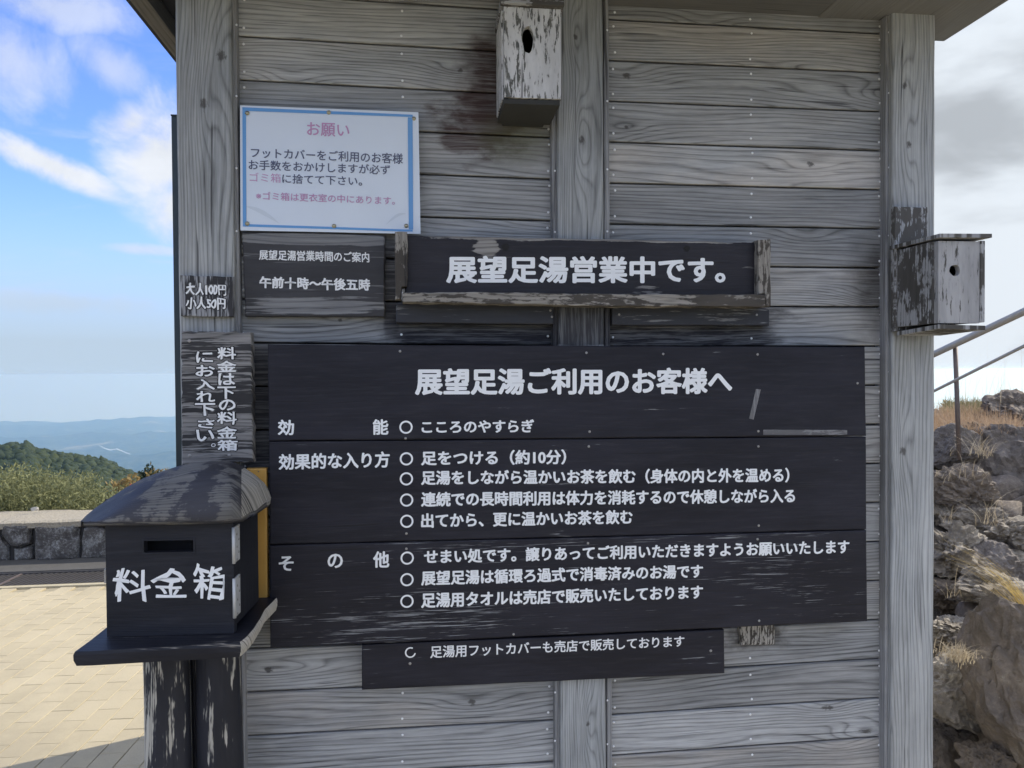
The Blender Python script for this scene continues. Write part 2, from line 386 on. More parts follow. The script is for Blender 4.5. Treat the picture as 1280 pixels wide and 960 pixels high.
M_post = weathered('weathered_post', (.385, .402, .410), (.105, .111, .114), 105, .05,
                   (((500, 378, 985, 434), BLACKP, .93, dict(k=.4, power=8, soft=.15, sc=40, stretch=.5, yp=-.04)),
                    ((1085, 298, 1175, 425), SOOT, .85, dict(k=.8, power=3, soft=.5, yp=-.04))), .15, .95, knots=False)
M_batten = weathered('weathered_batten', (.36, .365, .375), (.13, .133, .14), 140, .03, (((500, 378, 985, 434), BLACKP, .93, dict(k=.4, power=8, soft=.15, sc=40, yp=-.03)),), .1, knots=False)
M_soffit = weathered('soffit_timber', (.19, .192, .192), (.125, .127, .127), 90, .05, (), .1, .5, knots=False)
M_dark = plain('dark_backing', (.012, .012, .014), .9)
M_sign = painted('sign_black_paint', (.012, .012, .018), wear=.155, rough=.52)
M_signworn = painted('sign_worn_paint', (.012, .012, .018), wear=.165, rough=.5,
    zones=(((345, 752, 640, 812),   .085, dict(k=1.2, power=2, soft=.7, yp=-.066, sc=9, stretch=.4)), ((850, 690, 1090, 745), .075, dict(k=1.2, power=2, soft=.7, yp=-.066, sc=9, stretch=.4)),
           ((500, 725, 560, 752), .08, dict(k=.8, power=2, soft=.7, yp=-.066)), ((336, 668, 1083, 684), .06, dict(k=.8, power=2, soft=.7, yp=-.066))), sa=6, sb=420, bigw=.3)
M_open = painted('open_sign_paint', (.014, .013, .017), ((.30, .29, .28), (.10, .095, .09)), wear=.17, rough=.42,
    zones=(((500, 290, 970, 306), .26, dict(k=.9, power=4, soft=.5, yp=-.064, sc=20)), ((780, 350, 850, 372), .14, dict(k=.8, power=2, soft=.7, yp=-.064)), ((590, 290, 625, 322), .24, dict(k=.5, power=2, soft=.6, yp=-.064))))
M_frame = painted('flaky_frame_timber', (.05, .045, .04), ((.34, .32, .29), (.10, .095, .085)), wear=.305, rough=.85, sa=18, sb=110)
M_rail = painted('rail_black_paint', (.028, .030, .037), ((.26, .27, .28), (.09, .09, .1)), wear=.22, rough=.5)
M_hours = painted('hours_sign_paint', (.038, .038, .042), ((.24, .245, .25), (.09, .09, .1)), wear=.235, rough=.6,
    zones=(((300, 370, 484, 398), .14, dict(k=.9, power=3, soft=.7, yp=-.02)), ((300, 290, 484, 308), .3, dict(k=.5, power=6, soft=.3, yp=-.02))), sa=3, sb=150)
M_price = painted('price_sign_paint', (.03, .03, .033), ((.34, .35, .37), (.13, .13, .14)), wear=.31, rough=.65, sa=7, sb=120)
M_fee = painted('fee_sign_paint', (.028, .028, .030), ((.27, .265, .265), (.09, .087, .085)), wear=.325, rough=.8, sa=6, sb=170)
M_boxp = painted('box_black_paint', (.012, .013, .018), ((.28, .29, .30), (.1, .1, .11)), wear=.15, rough=.58)
M_log = painted('flaking_log_paint', (.017, .018, .024), ((.52, .50, .44), (.24, .22, .19)), wear=.245, rough=.55, sa=5, sb=52, bigw=.45)
M_lid = painted('lid_paint', (.030, .030, .036), ((.17, .165, .16), (.07, .07, .068)), wear=.275, rough=.6, sa=16, sb=22, bigw=.6)
M_endgrain = painted('rough_end_grain', (.05, .05, .05), ((.46, .44, .40), (.12, .115, .11)), wear=.37, rough=.85, sa=14, sb=190)
M_live = painted('live_edge_timber', (.05, .05, .05), ((.62, .59, .53), (.26, .24, .21)), wear=.42, rough=.8, sa=9, sb=90)
M_shelf = painted('shelf_paint', (.012, .013, .019), ((.36, .34, .31), (.14, .12, .1)), wear=.20, rough=.48, sa=4, sb=60)
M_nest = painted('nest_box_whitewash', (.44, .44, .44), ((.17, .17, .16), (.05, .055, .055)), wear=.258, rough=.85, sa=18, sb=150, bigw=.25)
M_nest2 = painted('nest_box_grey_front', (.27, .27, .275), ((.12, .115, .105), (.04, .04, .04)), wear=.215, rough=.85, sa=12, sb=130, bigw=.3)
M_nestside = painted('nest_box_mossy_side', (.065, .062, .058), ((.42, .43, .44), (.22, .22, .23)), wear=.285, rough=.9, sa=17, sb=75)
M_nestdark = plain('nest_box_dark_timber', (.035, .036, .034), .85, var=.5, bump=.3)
M_white = lettering_mat('white_lettering', (.86, .88, .90), .07)
M_white2 = lettering_mat('worn_white_lettering', (.84, .85, .86), .10)
M_steel = plain('nail_steel', (.85, .86, .88), .30, .25, .08)
M_hinge = plain('hinge_zinc', (.50, .51, .52), .5, .25, .2)
M_screw = plain('dull_screw', (.33, .32, .31), .5, .7)
M_yellow = plain('yellow_paint', (.48, .27, .06), .45, 0, .18, 14, .2)
M_green = plain('dark_green_enamel', (.012, .024, .030), .4, 0, .2)
M_conc = plain('rough_concrete', (.36, .335, .28), .9, 0, .35, 22, .8, .006)
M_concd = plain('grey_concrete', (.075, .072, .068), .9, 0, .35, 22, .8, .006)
M_galv = plain('galvanised_pipe', (.40, .38, .35), .6, .15, .2, 40)
M_rust = plain('rusty_post', (.15, .12, .11), .6, .4, .4, 40)

# paper notice
def poster_mat(colr, name, rough=.3):
    mt, n, bs = new_mat(name); P = n.node('NewGeometry').outputs['Position']
    a = n.noise(P, 7, 4, .5); finish(n, bs, n.mix(a, tuple(q*.93 for q in colr), colr), .33, n.noise(P, 5, 2), .25, .02)
    bs.inputs['Coat Weight'].default_value = .35; bs.inputs['Coat Roughness'].default_value = .15
    return mt
M_paper = poster_mat((.66, .72, .80), 'laminated_paper'); M_blue = poster_mat((.10, .30, .62), 'printed_blue')
M_ink = poster_mat((.07, .075, .13), 'printed_ink'); M_pink = poster_mat((.52, .26, .45), 'printed_pink'); M_pale = poster_mat((.58, .64, .71), 'printed_pale_grey')

# ------------------------------------------------------------------ lettering
dg = None
def glyphs(text):
    cu = bpy.data.curves.new('line', 'FONT'); cu.body = text; cu.size = 1; cu.resolution_u = 3
    o = bpy.data.objects.new('line', cu); COL.objects.link(o)
    bpy.context.view_layer.update()
    me = bpy.data.meshes.new_from_object(o.evaluated_get(bpy.context.evaluated_depsgraph_get()))
    V = np.empty(len(me.vertices)*3); me.vertices.foreach_get('co', V); V = V.reshape(-1, 3)[:, :2]
    Fc = [list(p.vertices) for p in me.polygons]
    bpy.data.objects.remove(o); bpy.data.curves.remove(cu); bpy.data.meshes.remove(me)
    return V, Fc
LT = .0
def text(s_, quadpx, yp, mat, parent, bold=.0, wob=0.0, name='lettering', asp=1.0, fn=None, seed=0):
    """one line of writing; quadpx = TL, TR, BR, BL of its ink on the plane Y = yp; bold = stroke gain as a share of the height"""
    V, Fc = glyphs(s_)
    lo, hi = V.min(0), V.max(0); UV = (V-lo)/(hi-lo)
    q = [(fn(x, y) if fn else at(x, y, yp)) for x, y in quadpx]
    H = ((q[0]-q[3]).length + (q[1]-q[2]).length)/2; Wd = ((q[0]-q[1]).length)
    shifts = [(0, 0)] if bold == 0 else [(0, 0), (1, 0), (-1, 0), (0, .8), (0, -.8), (.7, .6), (-.7, -.6), (.7, -.6), (-.7, .6)]
    AV = []; AF = []
    nrm = Vector((0, -1, 0)) if not fn else fn.nrm
    for k, (sx, sy) in enumerate(shifts):
        base = len(AV)
        for (a, b) in UV:
            if wob:
                a = a + wob*H/Wd*mn.noise((a*Wd/H*2.3, b*2.3, seed+.5)); b = b + wob*mn.noise((a*Wd/H*2.3, b*2.3, seed+7.5))
            a += sx*bold*H/Wd*.5; b += sy*bold*.5
            p = (q[3].lerp(q[2], a)).lerp(q[0].lerp(q[1], a), b)
            AV.append(p + nrm*(.0006+.00006*k))
        AF += [[i+base for i in f] for f in Fc]
    return AV, AF
def letters(lines, parent, mat, name='lettering'):
    for (V, Fc) in lines: mk(name, V, Fc, mat, parent)
M_remn = painted('paint_remnant', (.012, .012, .015), ((.2, .2, .2), (.07, .07, .07)), wear=.27, rough=.6, sa=20, sb=120)
def remnants(lines, parent):
    for (V, Fc) in lines:
        o = mk('paint_remnant', [v+Vector((0, .0005, 0)) for v in V], Fc, M_remn, parent, [(v.x, v.z) for v in V])
def strip(x0, x1, yl0, yl1, yr0=None, yr1=None):
    yr0 = yl0 if yr0 is None else yr0; yr1 = yl1 if yr1 is None else yr1
    return [(x0, yl0), (x1, yr0), (x1, yr1), (x0, yl1)]
def ring_mark(cx, cy, r, yp, wpx=2.2, a0=0, a1=360, k=0.0):
    "painted circle"
    c = at(cx, cy, yp); R = (at(cx+r, cy, yp)-c).length; w_ = R*wpx/r; V = []; Fc = []; n = 40
    for i in range(n+1):
        an = math.radians(a0 + (a1-a0)*i/n)
        for rr in (R, R-w_): V.append(c + Vector((math.cos(an)*rr, -.0007, math.sin(an)*rr)))
    for i in range(n): Fc.append([2*i, 2*i+1, 2*i+3, 2*i+2])
    return V, Fc
def dome(c, r, h=.5, seg=8, nrm=Vector((0, -1, 0))):
    a = nrm.orthogonal().normalized(); b = nrm.cross(a); V = []; Fc = []
    for (rr, hh) in ((1, 0), (.8, .6), (.35, .95)):
        for k in range(seg):
            an = 2*math.pi*k/seg; V.append(c + (a*math.cos(an)+b*math.sin(an))*rr*r + nrm*hh*h*r)
    for i in range(2):
        for k in range(seg):
            j = (k+1) % seg; Fc.append([i*seg+k, i*seg+j, (i+1)*seg+j, (i+1)*seg+k])
    Fc.append([2*seg+k for k in range(seg)])
    return V, Fc
def join(parts):
    V = []; Fc = []
    for a, f in parts:
        b = len(V); V += a; Fc += [[i+b for i in q] for q in f]
    return V, Fc

# ================================================================== THE HUT
XL, XR = at(223, 300, -.04).x, at(1170, 300, -.04).x
ZS = at(1105, 26, 0).z
HD = 1.65                                   # depth of the hut
hut = empty('timber_hut', ((XL+XR)/2, .8, 0), 'weathered grey timber hut of horizontal planks and square posts, carrying all the signs', 'hut')
box('wall_backing', (XL+.03, .022, .02), (XR-.03, .05, ZS+.3), M_dark, hut)
# planks, one object each, between the posts
LT_ = lambda i: (45+54.75*i, 276+52.04*(i-4))        # seam i at x = 300 and x = 692 of the photo
RT_ = lambda j: (24+51.16*j, 42+48.82*j)             # seam j at x = 765 and x = 1106
nails = []
def plank_row(x0, x1, fn_, i0, i1, nail_x, sec):
    for i in range(i0, i1):
        (ya, yb_), (yc, yd) = fn_(i), fn_(i+1)
        g = .0021
        a, b = at(x0, ya), at(x1, yb_); c, d = at(x1, yd), at(x0, yc)
        ex = (b-a).normalized()
        a = a-ex*.012; b = b+ex*.012; c = c+ex*.012; d = d-ex*.012
        dzg = Vector((0, 0, g))
        rd = random.uniform(-.0008, .0008)
        o = slab('plank', [a-dzg, b-dzg, c+dzg, d+dzg], .0+rd, .021, M_plank, hut, 'x', .0026)
        if sec in KN and i in KN[sec]:
            for nm, (kx, ky, kr) in zip(('knot_a', 'knot_b', 'knot_c'), KN[sec][i]):
                p = at(kx, ky); o[nm] = (p.x, p.z, kr)
        for nx in nail_x:
            t = (nx-x0)/(x1-x0)
            yt = ya+(yb_-ya)*t; yb2 = yc+(yd-yc)*t
            for f in (.19, .80):
                p = at(nx+random.uniform(-1.5, 1.5), yt+(yb2-yt)*(f+random.uniform(-.03, .03))); p.y = rd
                nails.append(dome(p, .0032, .6))
KN = {'L': {2: [(640, 148, .006)], 3: [(600, 200, .016)], 6: [(425, 400, .006)], 0: [(575, 88, .008)], 1: [(415, 80, .010)], 7: [(430, 412, .007)], 15: [(590, 878, .010)], 14: [(335, 838, .011)], 16: [(350, 900, .010)], 17: [(640, 930, .013)]},
      'R': {1: [(783, 94, .011)], 2: [(1017, 114, .007), (783, 160, .006)], 3: [(968, 138, .006), (1013, 205, .010)], 4: [(1013, 206, .011)], 7: [(1060, 357, .013)], 15: [(800, 862, .015), (1027, 846, .010)], 16: [(989, 893, .007), (775, 915, .010)], 17: [(860, 955, .013)], 14: [(1020, 800, .018)]}}
plank_row(300, 692, LT_, -3, 21, (304.5, 503, 685.5), 'L')
plank_row(765, 1106, RT_, -2, 21, (767.5, 939, 1100), 'R')
V, Fc = join(nails); o = mk('nail_head', V, Fc, M_steel, hut); tag(o, kind='stuff')
# posts
def post(pxl, pxr, yf, kn):
    a, b = at(pxl, 300, yf), at(pxr, 300, yf)
    o = slab('post', [Vector((a.x, 0, -.02)), Vector((b.x, 0, -.02)), Vector((b.x, 0, ZS+.25)), Vector((a.x, 0, ZS+.25))], yf, .10, M_post, hut, 'z', .005, .0018, .05, fr=6)
    for nm, (kx, ky, kr) in zip(('knot_a', 'knot_b', 'knot_c'), kn):
        p = at(kx, ky, yf); o[nm] = (p.z, p.x+yf, kr)
    return o
post(222.5, 292, -.042, ((255, 130, .013), (277, 70, .014), (240, 600, .01)))
post(697.5, 755, -.040, ((720, 46, .008), (727, 175, .011), (735, 905, .007)))
post(1115.5, 1169, -.042, ((1131, 107, .009), (1136, 181, .010), (1129, 564, .012)))
# thin battens that close the gap between posts and planks
bn = []
for x0, x1, y_ in ((292.6, 298.5, -.026), (690.5, 697.0, -.026), (755.6, 762.5, -.026), (1107.5, 1115, -.026)):
    a, b = at(x0, 300, y_), at(x1, 300, y_)
    slab('batten', [Vector((a.x, 0, 0)), Vector((b.x, 0, 0)), Vector((b.x, 0, ZS+.2)), Vector((a.x, 0, ZS+.2))], y_, .02, M_batten, hut, 'z', .003, .0012, .05, fr=6)
    for yy in (36, 122, 215, 292, 460, 604, 751, 870, 926): 
        p = at((x0+x1)/2, yy+random.uniform(-6, 6), y_); bn.append(dome(p, .0027, .6))
V, Fc = join(bn); tag(mk('batten_nail', V, Fc, M_steel, hut), kind='stuff')
# side and rear walls of planks (seen only from beside)
for (xa, nm) in ((XL+.012, 'l'), (XR-.012, 'r')):
    for k in range(22):
        z0 = .01+k*.1065
        if z0 > ZS: break
        box('side_plank', (xa-.011, .102, z0), (xa+.011, HD, z0+.103), M_plank, hut, 'y', .002)
for k in range(22):
    z0 = .01+k*.1065
    box('rear_plank', (XL+.03, HD+.002, z0), (XR-.03, HD+.022, z0+.103), M_plank, hut, 'x', .002)
# eaves: the soffit boards over the wall, fascia, and the gabled roof
EL = CAM.x + (ZS-1.5)*(ray(157, 2).x/ray(157, 2).z)       # left eave edge meets the photo's line
e1 = ray(1216, 20); ER = CAM.x + (ZS-1.5)*(e1.x/e1.z)
OV = -.62                                                  # front overhang
x = XL-.01; kk = 0
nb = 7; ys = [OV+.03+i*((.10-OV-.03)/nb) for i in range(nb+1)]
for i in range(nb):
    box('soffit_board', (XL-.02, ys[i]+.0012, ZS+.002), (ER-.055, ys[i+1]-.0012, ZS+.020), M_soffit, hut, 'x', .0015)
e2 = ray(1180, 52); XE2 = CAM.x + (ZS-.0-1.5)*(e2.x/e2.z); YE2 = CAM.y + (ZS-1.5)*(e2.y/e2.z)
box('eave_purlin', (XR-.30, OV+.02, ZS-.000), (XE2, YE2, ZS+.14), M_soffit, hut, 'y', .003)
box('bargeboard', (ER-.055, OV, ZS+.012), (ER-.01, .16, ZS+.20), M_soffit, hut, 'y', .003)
# left eave: rafter-end board with a darker drip edge outside it
M_dk = plain('dark_eave_timber', (.030, .030, .034), .85, 0, .4, 20)  # near-black timber for drip edge, left lining and roof
M_barge = weathered('barge_timber', (.17, .16, .14), (.07, .065, .055), 90, .05, (), .6, .8)
box('bargeboard', (EL+.012, OV, ZS+.000), (EL+.055, HD+.3, ZS+.16), M_barge, hut, 'y', .003)
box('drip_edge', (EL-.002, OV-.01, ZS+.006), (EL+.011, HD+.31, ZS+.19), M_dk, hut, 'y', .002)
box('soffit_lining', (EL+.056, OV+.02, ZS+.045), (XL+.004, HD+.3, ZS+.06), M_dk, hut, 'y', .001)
# roof planes (ridge runs front to back)
def prism(name, prof, y0, y1, mat, parent):
    n_ = len(prof); V = [Vector((px_, y0, pz_)) for px_, pz_ in prof]+[Vector((px_, y1, pz_)) for px_, pz_ in prof]
    Fc = [list(range(n_))[::-1], list(range(n_, 2*n_))]+[[i, (i+1) % n_, n_+(i+1) % n_, n_+i] for i in range(n_)]
    return mk(name, V, Fc, mat, parent, [(v.y, v.x+v.z) for v in V])
xm = (XL+XR)/2
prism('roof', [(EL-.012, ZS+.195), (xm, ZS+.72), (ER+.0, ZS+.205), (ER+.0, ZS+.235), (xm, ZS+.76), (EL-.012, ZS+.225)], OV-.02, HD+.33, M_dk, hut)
prism('gable', [(XL, ZS+.16), (XR, ZS+.16), (xm, ZS+.70)], .03, .05, M_soffit, hut)
prism('rear_gable', [(XL, ZS-.02), (XR, ZS-.02), (xm, ZS+.70)], HD+.025, HD+.045, M_soffit, hut)
prism('gable_fascia', [(EL+.06, ZS+.022), (ER-.06, ZS+.022), (ER-.06, ZS+.19), (xm, ZS+.69), (EL+.06, ZS+.19)], OV-.004, OV+.018, M_soffit, hut)
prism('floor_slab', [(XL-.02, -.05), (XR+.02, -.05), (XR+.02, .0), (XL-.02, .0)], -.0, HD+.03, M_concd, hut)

# ================================================================== SIGNS
# main notice: three wide boards
YM = -.066
ms = empty('information_sign', at(710, 811, YM), 'large black sign of three wide boards with white bathing rules on the wall', 'sign')
seams = [((334, 430), (1081.5, 433)), ((336, 551.5), (1083, 545.5)), ((337, 681.5), (1083.5, 662.5)), ((337.5, 811), (1084.5, 777.5))]
bs_ = []
for i in range(3):
    (a, b), (c, d) = seams[i], seams[i+1]; g = .6
    bs_.append(slab('board', quad([(a[0], a[1]+g), (b[0], b[1]+g), (d[0], d[1]-g), (c[0], c[1]-g)], YM + (.0, .0015, -.001)[i]), YM + (.0, .0015, -.001)[i], -.044, M_signworn if i == 2 else M_sign, ms, 'x', .003, .0009, .03, 0, fr=9))
bs_[2]['label'] = 'lowest board with scuffed streaks where paint has worn off'
yb0, yb1, yb2 = YM, YM+.0015, YM-.001
letters([text('展望足湯ご利用のお客様へ', strip(520, 914, 461, 493, 460.5, 491.5), yb0, None, None, .085),
         text('効', strip(348, 367, 525, 543.5), yb0, None, None, .07), text('能', strip(466.5, 485, 524.5, 543), yb0, None, None, .07),
         text('こころのやすらぎ', strip(527.5, 667, 526, 541, 524.5, 540), yb0, None, None, .08), ring_mark(507.5, 534, 8.3, yb0)], bs_[0], M_white)
letters([text('効果的な入り方', strip(349, 486.5, 568, 587, 564.5, 584), yb1, None, None, .07), ring_mark(508, 573.5, 8.3, yb1),
         text('足をつける（約10分）', strip(527, 707, 564, 581.5, 562, 580), yb1, None, None, .08), ring_mark(508, 598.5, 8.3, yb1),
         text('足湯をしながら温かいお茶を飲む（身体の内と外を温める）', strip(527, 986, 588.5, 606, 585, 602.5), yb1, None, None, .08), ring_mark(508.3, 625, 8.3, yb1),
         text('連続での長時間利用は体力を消耗するので休憩しながら入る', strip(527, 993, 615.5, 633, 611, 628), yb1, None, None, .08), ring_mark(508.5, 651.5, 8.3, yb1),
         text('出てから、更に温かいお茶を飲む', strip(527, 790, 642, 659.5, 637.5, 654.5), yb1, None, None, .08)], bs_[1], M_white)
letters([text('そ', strip(349, 366.5, 695.5, 713), yb2, None, None, .07), text('の', strip(410, 428, 692.5, 709.5), yb2, None, None, .07), text('他', strip(467, 486, 689.5, 709), yb2, None, None, .07),
         ring_mark(509, 697.5, 8.3, yb2), ring_mark(508.7, 724.5, 8.3, yb2), ring_mark(508.7, 751.5, 8.3, yb2),
         text('せまい処です。譲りあってご利用いただきますようお願いいたします', strip(530.5, 1061, 687.5, 704.5, 675, 691.5), yb2, None, None, .08),
         text('展望足湯は循環ろ過式で消毒済みのお湯です', strip(527, 878, 714, 731.5, 705.5, 722), yb2, None, None, .08),
         text('足湯用タオルは売店で販売いたしております', strip(527, 878, 741.5, 759.5, 731.5, 748), yb2, None, None, .08)], bs_[2], M_white)
for (x_, y_, b_) in ((500, 439, 0), (733, 441, 0), (829, 442.5, 0), (947, 443, 0), (737, 539.5, 0), (948, 539, 0), (1072, 479, 0), (507, 548, 0), (736, 558, 1), (948, 558, 1), (948.5, 657, 1), (508, 667, 1), (947, 674, 2), (949, 776, 2), (508, 686, 2), (735, 679, 2), (642, 793, 2)):
    V, Fc = dome(at(x_, y_, (yb0, yb1, yb2)[b_]), .0032, .35); mk('screw', V, Fc, M_screw, bs_[b_])
# tape left on the top board
M_tape = painted('old_tape', (.10, .10, .105), ((.26, .26, .27), (.14, .14, .15)), wear=.30, rough=.5, sa=30, sb=200)
slab('tape_strip', quad([(954, 537), (1059, 537.5), (1059, 543.5), (954, 543.5)], YM-.0008), YM-.0009, YM-.0003, M_tape, bs_[0], 'x', .0002, .0005, .006)
slab('tape_strip', quad([(945, 486), (951, 487), (942, 524.5), (936.5, 523)], YM-.0008), YM-.0009, YM-.0003, M_tape, bs_[0], 'z', .0002, .0005, .006)

# foot cover board below
YF = -.060
fc = slab('foot_cover_sign', quad([(452, 806), (905.5, 787.5), (906, 842), (452.5, 863)], YF), YF, -.044, M_sign, None, 'x', .003, .0009, .03, fr=9)
tag(fc, 'narrow black board with one white line hung below the large rules sign', 'sign')
letters([text('足湯用フットカバーも売店で販売しております', strip(538, 855, 807.5, 822.5, 794.5, 808), YF, None, None, .05), ring_mark(513, 815.5, 6.8, YF, 1.8, 60, 350)], fc, M_white2)
for (x_, y_) in ((512.5, 829.5), (888.5, 813.5)):
    V, Fc = dome(at(x_, y_, YF), .0036, .4); mk('screw', V, Fc, M_screw, fc)

# open sign: a board in a worn frame
YO = -.066
os_ = empty('opening_sign', at(728, 383, YO), 'long black sign in worn bare wood frame with one line of large white letters', 'sign')
ob = slab('board', quad([(506, 294), (951, 303), (951, 371), (506, 369)], YO), YO, -.044, M_open, os_, 'x', .003, .003, .012, fr=14)
letters([text('展望足湯営業中です。', strip(559, 905.5, 320.5, 353, 322, 353), YO, None, None, .085)], ob, M_white)
for (x_, y_, r_) in ((632, 309, .0088), (858.5, 311, .0078)):
    p = at(x_, y_, YO); V = [p + Vector((math.cos(a)*r_*(1+.18*math.sin(3*a)), -.0009, math.sin(a)*r_)) for a in np.linspace(0, 2*math.pi, 15)[:-1]]
    mk('knot_hole', V, [list(range(14))], M_dark, ob)
YR = -.088
slab('stile', quad([(494, 290), (509, 290), (509, 358), (502, 359), (501, 374), (493.5, 374)], YR), YR, -.05, M_frame, os_, 'z', .002, .0022, .008)
slab('stile', quad([(948.5, 300), (959.5, 299), (963.5, 297), (963.5, 383), (957, 383), (956.5, 367), (948.5, 367)], YR), YR, -.05, M_frame, os_, 'z', .002, .0016, .008)
slab('ledge', quad([(502.5, 366), (600, 365), (760, 367.5), (956, 368), (957, 383.5), (760, 382.5), (502.5, 377.5)], YR-.008), YR-.008, -.05, M_frame, os_, 'x', .002, .0022, .008)
slab('lower_rail', quad([(495, 379.5), (692, 380), (692, 405.5), (495, 403.5)], -.034), -.034, .001, M_rail, os_, 'x', .003, .001, .03)
slab('lower_rail', quad([(765, 382), (962, 384), (962, 407), (765, 406.5)], -.034), -.034, .001, M_rail, os_, 'x', .003, .001, .03)
V, Fc = join([dome(at(x_, y_, -.034), .003, .35) for x_, y_ in ((774, 393), (946, 393.5), (690, 396), (688, 388))]); mk('screw', V, Fc, M_screw, os_)

# hours sign
YH = -.022
hs = slab('opening_hours_sign', quad([(302, 290), (390, 291), (481, 294), (480.5, 396), (306, 395.5)], YH), YH, .0, M_hours, None, 'x', .003, .0016, .015)
tag(hs, 'dark grained board with two short lines of opening hours under the paper notice', 'sign')
letters([text('展望足湯営業時間のご案内', strip(324, 461.5, 312.5, 324.5, 315.5, 328), YH, None, None, .05, .05, seed=3), text('午前十時〜午後五時', strip(325, 462, 346, 359.5, 349, 363.5), YH, None, None, .085, .06, seed=9)], hs, M_white2)
# price sign
YP = -.058
ps = slab('price_sign', quad([(225, 344), (291, 346), (291.5, 396.5), (225.5, 395)], YP), YP, -.042, M_price, None, 'z', .002, .0022, .01)
tag(ps, 'small flaking board with two hand-painted prices on the left post', 'sign')
letters([text('大人100円', strip(233, 282.5, 353.5, 368, 355, 369), YP, None, None, .07, .10, seed=5), text('小人50円', strip(233, 282, 371.5, 386, 372, 386.5), YP, None, None, .07, .10, seed=6)], ps, M_white2)
remnants([text('大人100円', strip(233, 282.5, 353.5, 368, 355, 369), YP, None, None, .26, .10, seed=5), text('小人50円', strip(233, 282, 371.5, 386, 372, 386.5), YP, None, None, .26, .10, seed=6)], ps)
# fee sign, two columns of writing
YV = -.072
fs = slab('fee_sign', quad([(226, 414), (314, 415), (316.5, 577.5), (227.5, 580.5)], YV), YV, -.043, M_fee, None, 'x', .003, .0040, .008, fr=60)
tag(fs, 'heavily weathered board with two vertical columns of white writing above the money box', 'sign')
ls = []; rm_ = []
for k, (ch, y0, y1, x0, x1) in enumerate((('料', 434, 449, 272, 295), ('金', 451, 465, 272, 295), ('は', 467, 481, 273, 293), ('下', 483.5, 498, 272, 294), ('の', 499.5, 513, 274, 294), ('料', 515, 530, 272, 296), ('金', 533, 548, 272, 296), ('箱', 550, 563, 273, 296.5))):
    ls.append(text(ch, strip(x0, x1, y0, y1), YV, None, None, .07, .08, seed=k)); rm_.append(text(ch, strip(x0, x1, y0, y1), YV, None, None, .30, .08, seed=k))
for k, (ch, y0, y1, x0, x1) in enumerate((('に', 440, 453, 245.5, 266), ('お', 456.5, 470, 245.5, 268), ('入', 474, 487, 245.5, 268), ('れ', 489.5, 502, 246, 268), ('下', 504, 519.5, 244.5, 268.5), ('さ', 523.5, 535, 247.5, 268), ('い', 538, 551, 246, 268), ('。', 554, 558.5, 264, 269.5))):
    ls.append(text(ch, strip(x0, x1, y0, y1), YV, None, None, .08 if ch != '。' else .0, .08, seed=k+20)); rm_.append(text(ch, strip(x0, x1, y0, y1), YV, None, None, .30, .08, seed=k+20))
letters(ls, fs, M_white2)
remnants(rm_, fs)
for (x_, y_) in ((236.5, 426), (237, 569.5), (286.5, 569)):
    V, Fc = dome(at(x_, y_, YV), .004, .4); mk('screw', V, Fc, M_screw, fs)

# laminated notice
YN = -.0285
nt = empty('paper_notice', at(412, 290, YN), 'white laminated notice with blue border and pink heading pinned to the planks', 'notice')
pc = [(300, 131.5), (523, 140.5), (525.7, 292.3), (300.5, 288)]
def sheet(name, corners, yf, mat, parent, nx=12, nz=8, wav=.0022, th=.0006):
    q = [at(a, b, yf) for a, b in corners]; V = []; Fc = []
    for side in (0, 1):
        for j in range(nz+1):
            for i in range(nx+1):
                p = (q[0].lerp(q[1], i/nx)).lerp(q[3].lerp(q[2], i/nx), j/nz)
                dy_ = wav*mn.noise((p.x*5, p.z*5, 2)) ; V.append(p + Vector((0, dy_ + side*th, 0)))
    N = (nx+1)*(nz+1)
    for j in range(nz):
        for i in range(nx):
            a = j*(nx+1)+i; Fc += [[a, a+nx+1, a+nx+2, a+1], [N+a, N+a+1, N+a+nx+2, N+a+nx+1]]
    rim = [i for i in range(nx+1)]+[j*(nx+1)+nx for j in range(1, nz+1)]+[nz*(nx+1)+i for i in range(nx-1, -1, -1)]+[j*(nx+1) for j in range(nz-1, 0, -1)]
    for k in range(len(rim)):
        a, b = rim[k], rim[(k+1) % len(rim)]; Fc.append([a, b, N+b, N+a])
    return mk(name, V, Fc, mat, parent, smooth=False)
pp = sheet('sheet', pc, YN, M_paper, nt)
def wavfix(V): return [v + Vector((0, .0022*mn.noise((v.x*5, v.z*5, 2)), 0)) for v in V]
def band(px, yp=YN): 
    "printed bar following the sheet"
    q = [at(a, b, yp) for a, b in px]; n_ = 14; V = []
    for i in range(n_+1):
        a_ = i/n_; V += [q[0].lerp(q[1], a_)+Vector((0, -.0009, 0)), q[3].lerp(q[2], a_)+Vector((0, -.0009, 0))]
    return wavfix(V), [[2*i, 2*i+1, 2*i+3, 2*i+2] for i in range(n_)]
V, Fc = join([band([(303, 134), (516, 143.8), (516, 146.8), (303, 138.5)]), band([(303.5, 280), (516, 287), (516, 289.6), (303.5, 283.2)]),
              band([(303, 138.6), (307.6, 138.8), (308, 280), (303.6, 279.9)]), band([(509.7, 147.1), (515.8, 147.2), (516.5, 286.8), (511, 286.6)])])
mk('border', V, Fc, M_blue, pp)
def nlines(L): 
    out = []
    for V, Fc in L: out.append((wavfix(V), Fc))
    return out
letters(nlines([text('お願い', strip(384, 436.5, 152.8, 169.5, 155, 171.5), YN, None, None, .03), text('ゴミ箱', strip(312, 351, 215.5, 227, 217, 228.5), YN, None, None, .0),
         text('※ゴミ箱は更衣室の中にあります。', strip(320, 493.5, 239.5, 249.5, 246, 256), YN, None, None, .02)]), pp, M_pink, 'pink_lettering')
